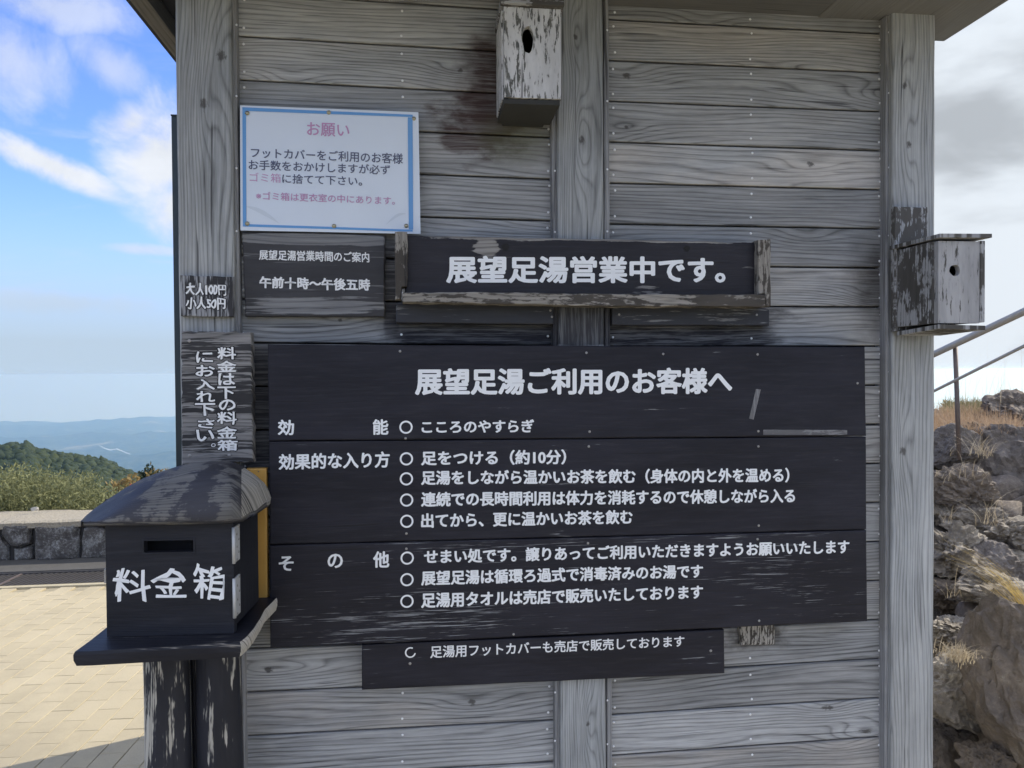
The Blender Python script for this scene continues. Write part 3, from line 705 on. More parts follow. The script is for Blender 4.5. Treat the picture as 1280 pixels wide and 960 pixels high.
letters(nlines([text('フットカバーをご利用のお客様', strip(314, 503.5, 184.5, 197, 192, 205), YN, None, None, .03), text('お手数をおかけしますが必ず', strip(311, 487.5, 199.7, 212, 206.5, 218.5), YN, None, None, .03),
         text('に捨てて下さい。', strip(353, 452.5, 217.3, 229, 220.8, 232.3), YN, None, None, .03)]), pp, M_ink, 'dark_lettering')
def swoosh(pts, w_):
    V = []; n_ = len(pts)
    for i, (x_, y_) in enumerate(pts):
        k = w_*math.sin(math.pi*i/(n_-1)); p, q = at(x_, y_-k/2, YN-.0009), at(x_, y_+k/2, YN-.0009); V += [p, q]
    return wavfix(V), [[2*i, 2*i+1, 2*i+3, 2*i+2] for i in range(n_-1)]
V, Fc = join([swoosh([(306+44*t, 258+22*t**1.6) for t in np.linspace(0, 1, 10)], 6), swoosh([(482+26*t, 281-14*math.sin(t*1.8)) for t in np.linspace(0, 1, 10)], 4)])
mk('printed_swirl', V, Fc, M_pale, pp)
M_pin = plain('brass_pin', (.40, .36, .25), .35, .7)
for (x_, y_) in ((309, 141.3), (411, 140.5), (517.3, 148.2), (309, 279.5), (417.5, 282.5), (507.8, 282.2)):
    V, Fc = dome(at(x_, y_, YN-.001), .0052, .6, 10); mk('drawing_pin', V, Fc, M_pin, nt, smooth=True)

M_stub = painted('stub_timber', (.05, .045, .04), ((.46, .44, .40), (.14, .13, .12)), wear=.31, rough=.85, sa=22, sb=150, bigw=.3)
# stub of a lost board
st = slab('wood_stub', quad([(925, 779), (968, 777), (969, 806), (926, 807)], -.016), -.016, .001, M_stub, None, 'z', .003, .004, .008)
tag(st, 'short stub of flaking wood on the planks just under the rules sign', 'board stub')

# ================================================================== NEST BOXES
def nest_box(label, px, yface, y0, wid, dep, rows, mf, msd, hole, topover, back, slit, tilt=0):
    pass
def board3(name, a, b, mat, parent, along, bevel=.002): return box(name, a, b, mat, parent, along, bevel)
def front_with_hole(name, x0, x1, z0, z1, y, th, hc, hr, mat, parent):
    "front board with an uneven hole cut through it"
    n_ = 28; V = []; Fc = []
    def edge(an):
        c_, s_ = math.cos(an), math.sin(an); tx = (x1-hc[0] if c_ > 0 else hc[0]-x0)/max(abs(c_), 1e-6); tz = (z1-hc[1] if s_ > 0 else hc[1]-z0)/max(abs(s_), 1e-6)
        t = min(tx, tz); return hc[0]+c_*t, hc[1]+s_*t
    angs = sorted([2*math.pi*k/n_ for k in range(n_)] + [math.atan2(z_-hc[1], x_-hc[0]) % (2*math.pi) for x_ in (x0, x1) for z_ in (z0, z1)]); n_ = len(angs)
    for yy in (y, y+th):
        for an in angs: ex, ez = edge(an); V.append(Vector((ex, yy, ez)))
        for an in angs:
            k = 1+.10*mn.noise((math.cos(an)*2, math.sin(an)*2, hc[0]*10)); V.append(Vector((hc[0]+math.cos(an)*hr[0]*k, yy, hc[1]+math.sin(an)*hr[1]*k)))
    for i in range(n_):
        j = (i+1) % n_
        Fc += [[i, j, n_+j, n_+i], [2*n_+i, 3*n_+i, 3*n_+j, 2*n_+j], [n_+i, n_+j, 3*n_+j, 3*n_+i], [i, 2*n_+i, 2*n_+j, j]]
    return mk(name, V, Fc, mat, parent, [(v.z, v.x+v.y) for v in V])
# upper nest box, high on the planks left of the middle post
yf = -.16
a = at(627.5, 8, yf); b = at(701.5, 124, yf); x0, x1, z1, z0 = a.x, b.x, a.z, b.z
nb1 = empty('nest_box', ((x0+x1)/2, 0, z0), 'whitewashed nest box with tall oval hole, high on the planks beside the middle post', 'nest box', 'nest boxes on the hut')
cz = at(660, 49, yf)
front_with_hole('front', x0+.004, x1, z0, z1, yf, .016, (cz.x, cz.z), (.0125, .030), M_nest, nb1)
for xa in (x0, x1-.015):
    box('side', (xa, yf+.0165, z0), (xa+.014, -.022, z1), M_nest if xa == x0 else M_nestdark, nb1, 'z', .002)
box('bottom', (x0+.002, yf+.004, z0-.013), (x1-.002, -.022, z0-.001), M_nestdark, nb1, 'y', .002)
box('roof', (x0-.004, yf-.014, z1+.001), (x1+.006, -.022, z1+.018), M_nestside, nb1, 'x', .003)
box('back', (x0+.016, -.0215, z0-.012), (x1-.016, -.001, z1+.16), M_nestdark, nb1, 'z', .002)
box('inner_wall', (x0+.015, -.04, z0+.001), (x1-.016, -.0225, z1-.002), M_dark, nb1, 'z', .001)
# right nest box on the front of the right post
yf = -.042-.165
a = at(1172.5, 299, yf); b = at(1230, 404, yf); x0, x1, z1, z0 = a.x, b.x, a.z, b.z
nb2 = empty('nest_box', ((x0+x1)/2, -.05, z0), 'grey nest box with round hole and flaking dark side, on the right corner post', 'nest box', 'nest boxes on the hut')
cz = at(1193.5, 338, yf)
front_with_hole('front', x0+.001, x1-.012, z0, z1-.004, yf, .014, (cz.x, cz.z), (.0135, .0135), M_nest2, nb2)
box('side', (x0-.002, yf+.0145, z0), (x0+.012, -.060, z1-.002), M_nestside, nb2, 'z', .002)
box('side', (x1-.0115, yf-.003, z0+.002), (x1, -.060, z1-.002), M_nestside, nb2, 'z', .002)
box('inner_wall', (x0+.013, -.075, z0+.001), (x1-.013, -.061, z1-.004), M_dark, nb2, 'z', .001)
q0, q1 = at(1117, 291, -.065), at(1240, 293, yf-.012)
V = []
for zz in (0, .009):
    V += [Vector((x0-.012, -.044, z1+.002+zz)), Vector((x1+.006, -.044, z1+.004+zz)), Vector((q1.x, yf-.012, z1+.0035+zz)), Vector((x0-.004, yf-.012, z1-.001+.003+zz))]
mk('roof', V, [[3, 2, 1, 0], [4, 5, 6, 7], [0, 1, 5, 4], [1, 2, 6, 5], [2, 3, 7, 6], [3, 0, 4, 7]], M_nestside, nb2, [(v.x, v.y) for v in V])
V = []
for zz in (0, .010):
    V += [Vector((x0-.002, -.060, z0-.022+zz)), Vector((x1-.001, -.060, z0-.022+zz)), Vector((x1, yf-.004, z0-.016+zz)), Vector((x0-.002, yf-.004, z0-.013+zz))]
mk('bottom', V, [[3, 2, 1, 0], [4, 5, 6, 7], [0, 1, 5, 4], [1, 2, 6, 5], [2, 3, 7, 6], [3, 0, 4, 7]], M_nestside, nb2, [(v.x, v.y) for v in V])
c0, c1 = at(1119, 258, -.06), at(1160, 292, -.06)
slab('back', [Vector((c0.x, 0, c0.z)), Vector((c1.x, 0, c0.z)), Vector((c1.x, 0, z0-.01)), Vector((c0.x, 0, z0-.01))], -.0595, -.043, M_nestside, nb2, 'z', .002, .002, .02)

# ================================================================== MONEY BOX on its shelf and logs
TH = -math.radians(3.5)
P0 = at(294, 790.5, -.30)                       # lower right front corner of the box
bx = Vector((math.cos(TH), math.sin(TH), 0)); by = Vector((-math.sin(TH), math.cos(TH), 0))
def on(x_, y_, dep=0.0):
    "photo pixel to the plane parallel to the box front, dep metres behind it (world)"
    d = ray(x_, y_); p = P0 + by*dep; return CAM + d*((p-CAM).dot(by)/d.dot(by))
on.nrm = -by
mb = empty('money_box', on(214, 794), 'black wooden money box with coin slot and white brush lettering beside the left post', 'money box', rz=TH)
Mi = root_mat(mb).inverted()
def lc(x_, y_, dep=0.0): return Mi @ on(x_, y_, dep)
A = lc(131.5, 655); B = lc(293, 792)
X0, X1, Z1, Z0 = A.x, B.x, A.z+.006, 0.0
BD = .175
sa_, sb_ = lc(180, 676), lc(242, 689.5)
# front panel made of four pieces round the slot, one mesh
def panel_slot(x0, x1, z0, z1, sx0, sx1, sz0, sz1, y0, y1):
    xs = [x0, sx0, sx1, x1]; zs = [z0, sz0, sz1, z1]; V = []; Fc = []
    for y_ in (y0, y1):
        for z_ in zs:
            for x_ in xs: V.append(Vector((x_, y_, z_)))
    for j in range(3):
        for i in range(3):
            if i == 1 and j == 1: continue
            a_ = j*4+i; Fc += [[a_, a_+1, a_+5, a_+4], [16+a_, 16+a_+4, 16+a_+5, 16+a_+1]]
    Fc += [[5, 6, 22, 21], [6, 10, 26, 22], [10, 9, 25, 26], [9, 5, 21, 25]]
    for i in range(3): Fc += [[i+1, i, 16+i, 17+i], [12+i, 13+i, 29+i, 28+i], [4*i, 4*i+4, 20+4*i, 16+4*i], [4*i+7, 4*i+3, 19+4*i, 23+4*i]]
    return V, Fc
V, Fc = panel_slot(X0, X1, Z0, Z1, sa_.x, sb_.x, sb_.z, sa_.z, 0, .016)
mk('front_panel', V, Fc, M_boxp, mb, [(v.x, v.z) for v in V], world=False)
box('side_panel', (X0+.001, .0165, Z0), (X0+.016, BD, Z1), M_boxp, mb, 'z', .001, world=False)
box('side_panel', (X1-.016, .0165, Z0+.012), (X1-.001, BD, Z1), M_boxp, mb, 'z', .001, world=False)
box('back_panel', (X0+.0165, BD-.014, Z0), (X1-.0165, BD-.001, Z1), M_boxp, mb, 'x', .001, world=False)
box('inner_lining', (X0+.017, .05, Z0+.02), (X1-.017, .06, Z1-.01), M_dark, mb, 'x', .001, world=False)
# slot bevel
M_slot = plain('slot_edge', (.10, .105, .12), .5)
V, Fc = panel_slot(sa_.x-.003, sb_.x+.003, sb_.z-.003, sa_.z+.003, sa_.x, sb_.x, sb_.z, sa_.z, -.0014, -.0002); mk('slot_rim', V, Fc, M_boxp, mb, [(v.x, v.z) for v in V], world=False)
class Fn:
    nrm = -by
    def __call__(s, x_, y_): return on(x_, y_, 0)
fnb = Fn()
ls = [text('料', [(144, 713), (187, 711), (186.5, 750.5), (143.5, 749.5)], 0, None, None, .035, .15, fn=fnb, seed=11), text('金', [(191.5, 711), (235, 709.5), (235, 747), (191, 747.5)], 0, None, None, .035, .14, fn=fnb, seed=12),
      text('箱', [(242, 706), (281, 704), (281.5, 746.5), (242, 748)], 0, None, None, .03, .14, fn=fnb, seed=13)]
letters(ls, mb, M_white)
# hinges: two long zinc leaves on the right flank
for (yt, yb_) in ((659, 704), (723, 772)):
    t_, b_ = lc(296, yt, .0), lc(296, yb_, .0)
    h = box('hinge', (X1-.001, .004, b_.z), (X1+.0025, .034, t_.z), M_hinge, mb, 'z', .0008, world=False)
    zs_ = np.linspace(b_.z+.004, t_.z-.004, 6)
    V, Fc = join([dome(Vector((X1+.0026, .014+.012*(k % 2), z_)), .0028, .4, nrm=Vector((1, 0, 0))) for k, z_ in enumerate(zs_)]); mk('hinge_screw', V, Fc, M_screw, h, world=False)
    kn = tube('hinge_knuckle', [Vector((X1+.0015, -.0022, b_.z)), Vector((X1+.0015, -.0022, t_.z))], .0035, M_hinge, None, 8); kn.parent = h
# side latch on the left edge
box('latch', (X0-.006, .004, lc(131, 730).z), (X0-.0002, .02, lc(131, 712).z), M_screw, mb, 'z', .001, world=False)
# humped lid carved from a log slab
prof_px = [(101, 651), (108, 643), (120, 634), (135, 624.5), (157, 610), (180, 598), (203, 588.5), (225, 582.5), (245, 579), (262, 577.5), (277, 578.5), (290, 581), (302, 586.5), (312, 594), (321, 604), (328, 614), (333, 625)]
edge_px = [(101, 652.5), (108, 652.5), (120, 652), (135, 652), (157, 651.5), (180, 651), (203, 650.5), (225, 650), (245, 649.5), (262, 649), (277, 648.5), (290, 647.5), (302, 646.5), (312, 642), (321, 636.5), (328, 631), (333, 627)]
FRD = -.035; RD = .12
V = []; uv = []; NS = 17; n_ = len(prof_px)
RX = 333
for i, ((xt, yt), (xe, ye)) in enumerate(zip(prof_px, edge_px)):
    # crest lies RD behind the front for the middle of the slab; the edge lies in front
    k = max(0, (xt-296)/(333-296)); fd = FRD + k*.20            # the right end slants back
    crest = lc(xt, yt, RD if xt < 300 else max(RD, fd+.02)); edge = lc(xe, ye, fd)
    for s in range(NS):
        t = s/(NS-1)
        if t <= .5:
            q = t/.5; an = q*math.pi/2
            y_ = edge.y + (crest.y-edge.y)*(1-math.cos(an)); z_ = edge.z + (crest.z-edge.z)*math.sin(an)
            x_ = edge.x + (crest.x-edge.x)*(1-math.cos(an))
        else:
            q = (t-.5)/.5; an = q*math.pi/2; be = max(BD+.05, crest.y+.03)
            y_ = crest.y + (be-crest.y)*math.sin(an); z_ = crest.z - (crest.z-edge.z)*(1-math.cos(an)); x_ = crest.x
        nz_ = .006*mn.noise((x_*14, y_*14, z_*14))+.003*mn.noise((x_*40, y_*40, z_*40))
        V.append(Vector((x_, y_, z_+nz_))); uv.append((x_, y_+z_))
    V.append(Vector((edge.x, BD+.02, edge.z-.010))); uv.append((edge.x, BD)); V.append(Vector((edge.x, edge.y+.006, edge.z-.010))); uv.append((edge.x, 0))
ST = NS+2; Fc = []; mi = []
for i in range(n_-1):
    for s in range(ST):
        Fc.append([i*ST+s, (i+1)*ST+s, (i+1)*ST+(s+1) % ST, i*ST+(s+1) % ST]); mi.append(1 if (i >= 12 and s < NS-1) else 0)
Fc.append(list(range(ST))); Fc.append([(n_-1)*ST+s for s in range(ST)][::-1]); mi += [0, 1]
lid = mk('lid', V, Fc, None, mb, uv, True, world=False, mats=[M_lid, M_endgrain])
for p_, m_ in zip(lid.data.polygons, mi): p_.material_index = m_
# shelf slab with live edge
sh_top = [(90, 812, -.10), (298, 802, -.10)]
YS = -.10
def sl(x_, y_, dep): return lc(x_, y_, dep)
fl, fr_ = sl(91, 815, YS), sl(302, 804, YS); zt = -.001
# front edge at depth where the top plane z = 0 is seen
def ontop(x_, y_):
    d = ray(x_, y_); p = CAM + d*(((mb.location.z-.001)-CAM.z)/d.z); q = Mi @ p; return q
tl, tm, tr = ontop(90, 815), ontop(200, 809), ontop(301, 803)
pts = [tl+Vector((.002, 0, 0)), ontop(110, 814), tm, ontop(260, 806), tr, ontop(309, 797), ontop(318, 786), ontop(327, 772), ontop(332, 762)]
yb_max = .25
pts += [Vector((pts[-1].x+.004, yb_max, 0)), Vector((X0-.01, yb_max, 0)), Vector((X0-.035, .14, 0)), ontop(112, 800)]
pts = [Vector((p.x, p.y, 0)) for p in pts]
thk = (lc(91, 815, pts[0].y).z - lc(92, 834, pts[0].y).z)
N = len(pts); c_ = sum(pts, Vector())/N
V = []; uv = []
lay = [(0, .985), (-.006, 1.0), (-thk*.6, .998), (-thk, .975)]
for (z_, k) in lay:
    for p in pts:
        q = c_ + (p-c_)*k; V.append(Vector((q.x, q.y, z_-.001 + .002*mn.noise((q.x*20, q.y*20, z_*20))))); uv.append((q.x, q.y+z_))
Fc = [list(range(N))[::-1], [3*N+i for i in range(N)]]
mi = [0, 0]
for l in range(3):
    for i in range(N):
        j = (i+1) % N; Fc.append([l*N+i, l*N+j, (l+1)*N+j, (l+1)*N+i][::1]); mi.append(1 if 4 <= i <= 8 else 0)
sh = mk('shelf', V, Fc, None, mb, uv, world=False, mats=[M_shelf, M_live])
bm = bmesh.new(); bm.from_mesh(sh.data); bmesh.ops.recalc_face_normals(bm, faces=bm.faces); bm.to_mesh(sh.data); bm.free()
for p_, m_ in zip(sh.data.polygons, mi): p_.material_index = m_
# two logs under the shelf
zs0 = mb.location.z - thk - .001
for (pa, pb, dep) in ((178.5, 237.5, .07), (243, 300, .09)):
    a_, b_ = on(pa, 880, dep), on(pb, 880, dep); r_ = (a_-b_).length/2; c = (a_+b_)/2 + by*r_*.25
    V = []; uv = []; Fc = []; sg = 30; hs_ = 26
    for k in range(hs_+1):
        z_ = -.02 + (zs0+.02)*k/hs_
        for s in range(sg):
            an = 2*math.pi*s/sg
            rr = r_*(1 + .11*mn.noise((math.cos(an)*1.2+pa, math.sin(an)*1.2, z_*2.5)) + .06*mn.noise((math.cos(an)*5+pa, math.sin(an)*5, z_*1.2)))
            V.append(Vector((c.x+math.cos(an)*rr, c.y+math.sin(an)*rr, z_))); uv.append((z_, an*r_))
    for k in range(hs_):
        for s in range(sg):
            t = (s+1) % sg; Fc.append([k*sg+s, k*sg+t, (k+1)*sg+t, (k+1)*sg+s])
    Fc += [list(range(sg))[::-1], [hs_*sg+s for s in range(sg)]]
    mk('log_leg', V, Fc, M_log, mb, uv, True)
V = []; 
a_, b_ = on(238, 880, .10), on(244, 880, .10)
box('spacer_strip', (min(a_.x, b_.x)-.004, a_.y, 0), (max(a_.x, b_.x)+.004, a_.y+.03, zs0-.002), M_boxp, mb, 'z', .002)

# yellow bar between box and sign
YY = -.060
yb_ = empty('yellow_bracket', at(322, 755, YY), 'upright yellow bar behind the money box, bolted to the wall', 'bracket')
slab('bar', quad([(308, 585.5), (333, 585.5), (334.5, 755), (321, 756), (319, 628), (308, 600)], YY), YY, -.043, M_yellow, yb_, 'z', .003)
V, Fc = dome(at(320, 597.5, YY), .005, .5); mk('bolt', V, Fc, M_rust, yb_)
V, Fc = dome(at(323, 589.5, YY), .0018, .5); mk('bolt', V, Fc, M_rust, yb_)

# dark green panel seen past the left post
gp = empty('green_panel', (XL-.03, .05, 0), 'narrow dark green metal panel standing edge-on beside the left post', 'panel')
yg = .02
a_, b_ = at(213.8, 145, yg), at(222.0, 145, yg)
box('sheet', (a_.x, yg, 0), (XL-.003, yg+.045, a_.z), M_green, gp, 'z', .002)
box('edge_cap', (a_.x-.001, yg-.001, a_.z+.0005), (XL-.003, yg+.047, a_.z+.004), M_green, gp, 'y', .001)

# ================================================================== GROUND
def mat_paver():
    mt, n, bs = new_mat('paver_stone'); r = n.node('ObjectInfo').outputs['Random']; P = n.node('NewGeometry').outputs['Position']
    a = n.noise(P, 3, 5, .6); b = n.noise(P, 180, 3, .7)
    col = n.mix(n.m('MULTIPLY_ADD', r, .35, n.m('MULTIPLY', a, .65)), (.40, .34, .22), (.50, .43, .295)); col = n.mix(n.m('MULTIPLY', n.sm(b, .5, .75), .4), col, (.22, .19, .14))
    d = n.noise(P, 1.3, 6, .7); col = n.mix(n.m('MULTIPLY', n.sm(d, .42, .68), .35), col, (.20, .175, .13)); finish(n, bs, col, .9, b, .8, .003); return mt
M_paver = mat_paver()
M_joint = plain('joint_sand', (.30, .26, .18), .95, 0, .3, 40)
M_soil = plain('dark_soil', (.055, .048, .040), .95, 0, .5, 8, .8, .02)
N_ = [(-14, -12), (14, -12), (14, 3.9), (-14, 3.9)]
mk('plaza_bedding', [Vector((x_, y_, -.012)) for x_, y_ in N_]+[Vector((x_, y_, -.10)) for x_, y_ in N_], [[0, 1, 2, 3], [7, 6, 5, 4], [0, 4, 5, 1], [1, 5, 6, 2], [2, 6, 7, 3], [3, 7, 4, 0]], M_joint)
tag(bpy.data.objects['plaza_bedding'], kind='structure')
pv = empty('paved_plaza', (0, 0, 0), None, None); pv['kind'] = 'structure'
# the paving runs along the line of sight of the lane; rows 0.1 wide, pavers 0.2 long
PA = math.radians(-3)
ca, sa2 = math.cos(PA), math.sin(PA)
def proj(p):
    d = Vector(p)-CAM; zf = d.dot(fw); 
    return (640+F_PX*d.dot(rt)/zf, 480-F_PX*d.dot(up)/zf, zf) if zf > .1 else None
bm = bmesh.new(); bmesh.ops.create_cube(bm, size=1)
for v in bm.verts: v.co = Vector((v.co.x*.0980, v.co.y*.1980, v.co.z*.05-.025))
bmesh.ops.bevel(bm, geom=[e for e in bm.edges if all(v.co.z > -.01 for v in e.verts)], offset=.0018, segments=1, affect='EDGES')
pme = bpy.data.meshes.new('paver'); bm.to_mesh(pme); bm.free(); pme.materials.append(M_paver)
pv_v = np.array([v.co[:] for v in pme.vertices]); pv_f = [list(p.vertices) for p in pme.polygons]
cand = []; PYM = atz(60, 731, 0).y-.14
for i in range(-75, 60):
    for j in range(-45, 32):
        lx, ly = i*.1, j*.2 + (.1 if i % 2 else 0)
        x_, y_ = lx*ca - ly*sa2, lx*sa2 + ly*ca
        if y_ > PYM or y_ < -5 or x_ < -7 or x_ > 4.5: continue
        if XL-.04 < x_ < XR+.04 and -.06 < y_ < HD+.06: continue
        q = proj((x_, y_, 0)); vis = q is not None and -15 < q[0] < 235 and 715 < q[1] < 985
        cand.append((0 if vis else 1, q[2] if vis else 0, x_, y_))
cand.sort(); rest_v = []; rest_f = []
for k, (nv, _, x_, y_) in enumerate(cand):
    dz_ = random.uniform(-.0007, .0007)
    if k < 300 and nv == 0:
        o = bpy.data.objects.new('paver', pme); COL.objects.link(o); o.parent = pv; o.location = (x_, y_, dz_); o.rotation_euler = (random.uniform(-.003, .003), random.uniform(-.003, .003), PA)
    else:
        b = len(rest_v); R = np.array([[ca, -sa2, 0], [sa2, ca, 0], [0, 0, 1]])
        for p in pv_v @ R.T + np.array([x_, y_, dz_]): rest_v.append(tuple(p))
        rest_f += [[i+b for i in f] for f in pv_f]
tag(mk('outer_pavers', rest_v, rest_f, M_paver, pv), kind='stuff')

# drain with grate along the foot of the low wall
YW = atz(66, 699, 0).y                     # foot line of the stone wall
YWA = 4.55
M_capc2 = plain('sandy_edge_concrete', (.40, .35, .24), .9, 0, .2, 20, .4, .004)
gr = empty('drain_grate', (-3, 3.6, 0), 'dark slotted steel drain grate along the foot of the stone wall', 'drain grate')
wd = Vector((math.cos(0.0), math.sin(0.0), 0))
g0 = atz(60, 731, 0).y; g1 = atz(60, 717, 0).y
M_iron = plain('grate_iron', (.075, .070, .068), .6, .5, .3)
box('frame', (-9, g0-.05, -.03), (6, g0, .004), M_capc2, gr, 'x', .004)
box('frame', (-9, g1, -.03), (6, g1+.02, .012), M_iron, gr, 'x', .003)
V = []; Fc = []
xx = -9.0
while xx < 6:
    b = len(V); sk = .10
    for z_ in (-.02, .004):
        V += [Vector((xx, g0, z_)), Vector((xx+.020, g0, z_)), Vector((xx+.020+sk, g1, z_)), Vector((xx+sk, g1, z_))]
    Fc += [[b+4, b+5, b+6, b+7], [b, b+1, b+5, b+4], [b+1, b+2, b+6, b+5], [b+2, b+3, b+7, b+6], [b+3, b, b+4, b+7]]; xx += .042
tag(mk('grate_bar', V, Fc, M_iron, gr), kind='stuff')
for xx in np.arange(-9, 6, .995): box('grate_joint', (xx, g0+.001, -.02), (xx+.02, g1-.001, .008), M_rust, gr, 'y', .002)
yw0 = g1+.02
fo = atz(60, 703, 0).y
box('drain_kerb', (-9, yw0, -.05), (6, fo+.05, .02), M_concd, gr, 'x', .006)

# low stone wall with concrete cap
WH = at(60, 652, fo).z; 
sw = empty('low_stone_wall', (-3, fo+.3, 0), 'low wall of dark rough stones with pale concrete top, left of the hut', 'wall')
bk = at(60, 637, fo); capd = atz(60, 637.5, WH).y
M_stone = rock_mat('wall_stone', (.10, .093, .088), (.36, .37, .36), .95, 2.4, .8)
M_capc = plain('wall_cap_concrete', (.37, .33, .26), .95, 0, .6, 60, 1.0, .02)
M_mort = plain('wall_core', (.045, .043, .042), .95, 0, .4, 20, .6, .01)
box('core', (-9, fo+.07, 0), (6, capd-.02, WH-.05), M_mort, sw, 'x', .004)
V = []; Fc = []; nx_ = 240; prof = [(fo+.015, WH-.055), (fo+.01, WH-.012), (fo+.04, WH+.001), (fo+.2, WH+.004), (capd-.05, WH+.004), (capd, WH-.03), (capd, WH-.2)]
for i in range(nx_+1):
    x_ = -9+15*i/nx_
    for (y_, z_) in prof: V.append(Vector((x_, y_+.012*mn.noise((x_*6, y_*9, 3)), z_+.008*mn.noise((x_*5, y_*5, z_*3))+.005*mn.noise((x_*24, y_*24, 5)))))
m_ = len(prof)
for i in range(nx_):
    for k in range(m_-1): Fc.append([i*m_+k, (i+1)*m_+k, (i+1)*m_+k+1, i*m_+k+1])
mk('cap', V, Fc, M_capc, sw, smooth=False)
def facet_stone(name, outline, yfront, depth, mat, parent, seed, bulge=.035):
    "wall stone from an outline (x, z): rounded arris, uneven hewn face"
    P = resample([Vector(p) for p in outline], .045); n_ = len(P); c = sum(P, Vector())/n_; V = []; Fc = []
    P = [p + Vector((mn.noise((p.x*14, p.z*14, seed)), 0, mn.noise((p.x*14, p.z*14, seed+5))))*.014 for p in P]
    rings = ((1.0, depth, ), (1.0, .03), (.93, .006), (.80, -.006), (.58, -.010), (.30, -.012))
    for (k, y_) in rings:
        for p in P:
            q = c.lerp(p, k); nzv = bulge*mn.noise((q.x*7, q.z*7, seed))+.35*bulge*mn.noise((q.x*22, q.z*22, seed)) if k < .97 else 0
            V.append(Vector((q.x, yfront+y_+nzv*.6, q.z)))
    V.append(Vector((c.x, yfront-.012, c.z)))
    for r_ in range(len(rings)-1):
        for i in range(n_): j = (i+1) % n_; Fc.append([r_*n_+i, r_*n_+j, (r_+1)*n_+j, (r_+1)*n_+i])
    L_ = (len(rings)-1)*n_
    for i in range(n_): Fc.append([L_+i, L_+(i+1) % n_, len(V)-1])
    return mk(name, V, Fc, mat, parent)
def W_(x_, y_): p = at(x_, y_, fo+.03); return Vector((p.x, 0, max(p.z, .0)))
stones = [[(1, 653), (38, 655), (38, 680), (24, 685), (14, 684), (2, 668)],
          [(-30, 660), (0, 670), (9, 684), (9, 704), (-30, 706)],
          [(16, 686), (40, 682), (41, 699), (34, 707), (16, 704)],
          [(43, 656), (97, 654), (97, 703), (60, 709), (43, 706)],
          [(102, 660), (115, 655), (133, 661), (134, 705), (112, 712), (100, 700)]]
for k, s_ in enumerate(stones): facet_stone('stone', [W_(*p) for p in s_], fo+.02+.01*(k % 3), .12, M_stone, sw, k*3.1)
xl_ = W_(-33, 690).x; xr_ = W_(139, 690).x
for (dirn, xs, xe) in ((-1, xl_, -9), (1, xr_, 5.8)):
    x_ = xs; k = 20
    while (x_-xe)*dirn < -.15:
        w_ = random.uniform(.18, .36); k += 1; a_, b_ = (x_-w_+.012, x_-.006) if dirn < 0 else (x_+.006, x_+w_-.012)
        if random.random() < .5:
            zm = WH*random.uniform(.42, .6)
            for z0_, z1_ in ((.01, zm-.008), (zm+.008, WH-.03)): facet_stone('stone', [Vector((a_+random.uniform(0, .03), 0, z0_)), Vector((b_-random.uniform(0, .03), 0, z0_)), Vector((b_, 0, z1_)), Vector((a_, 0, z1_))], fo+.03, .1, M_stone, sw, k)
        else: facet_stone('stone', [Vector((a_+.02, 0, .01)), Vector((b_-.02, 0, .01)), Vector((b_, 0, WH*.6)), Vector((b_-.02, 0, WH-.03)), Vector((a_+.02, 0, WH-.03))], fo+.03, .1, M_stone, sw, k)
        x_ += dirn*w_
# loose pale stone lying on the cap
def boulder(name, c, rad, scl, mat, seed, rough=.20, sub=4, label=None, group='lava boulders on the slope', cuts=9, tilt=0, cat='boulder', flat=.82):
    bm = bmesh.new(); bmesh.ops.create_icosphere(bm, subdivisions=sub, radius=1)
    rg = random.Random(seed); pl = []
    for _ in range(cuts):
        n_ = Vector((rg.gauss(0, 1), rg.gauss(0, 1), rg.gauss(0, 1))).normalized(); pl.append((n_, rg.uniform(flat-.2, flat+.08)))
    for v in bm.verts:
        p = v.co.copy()
        for n_, d in pl:
            k = p.dot(n_)
            if k > d: p -= n_*(k-d)*.93
        s = seed*7.7
        p *= 1 + rough*mn.noise(p*1.3+Vector((s, 0, 0))) + rough*.55*mn.noise(p*3.4+Vector((0, s, 0))) + rough*.38*mn.noise(p*8+Vector((s, s, 0)))+rough*.26*mn.noise(p*19+Vector((0, s, s)))
        q_ = v.co*2.3+Vector((s, 3, s)); p *= 1 - rough*.55*abs(mn.noise(q_)) - rough*.35*abs(mn.noise(q_*2.7)) + rough*.12*mn.noise(q_*16)
        v.co = Vector((p.x*scl[0], p.y*scl[1], p.z*scl[2]))*rad
    bmesh.ops.rotate(bm, verts=bm.verts, cent=(0, 0, 0), matrix=Matrix.Rotation(tilt, 3, 'Y') @ Matrix.Rotation(rg.uniform(-.3, .3), 3, 'Z'))
    me = bpy.data.meshes.new(name); bm.to_mesh(me); bm.free(); me.materials.append(mat)
    o = bpy.data.objects.new(name, me); COL.objects.link(o); o.location = c
    if label: tag(o, label, cat, group)
    return o
M_pale_st = plain('pale_pebble', (.45, .42, .36), .9, 0, .2, 20, .5, .004)
boulder('loose_stone', Vector((atz(46, 637.5, WH).x, atz(46, 637.5, WH).y-.03, WH+.012)), .035, (1.1, .8, .7), M_pale_st, 3, label='small pale stone lying on the back edge of the wall top', group='', cat='stone', sub=2)

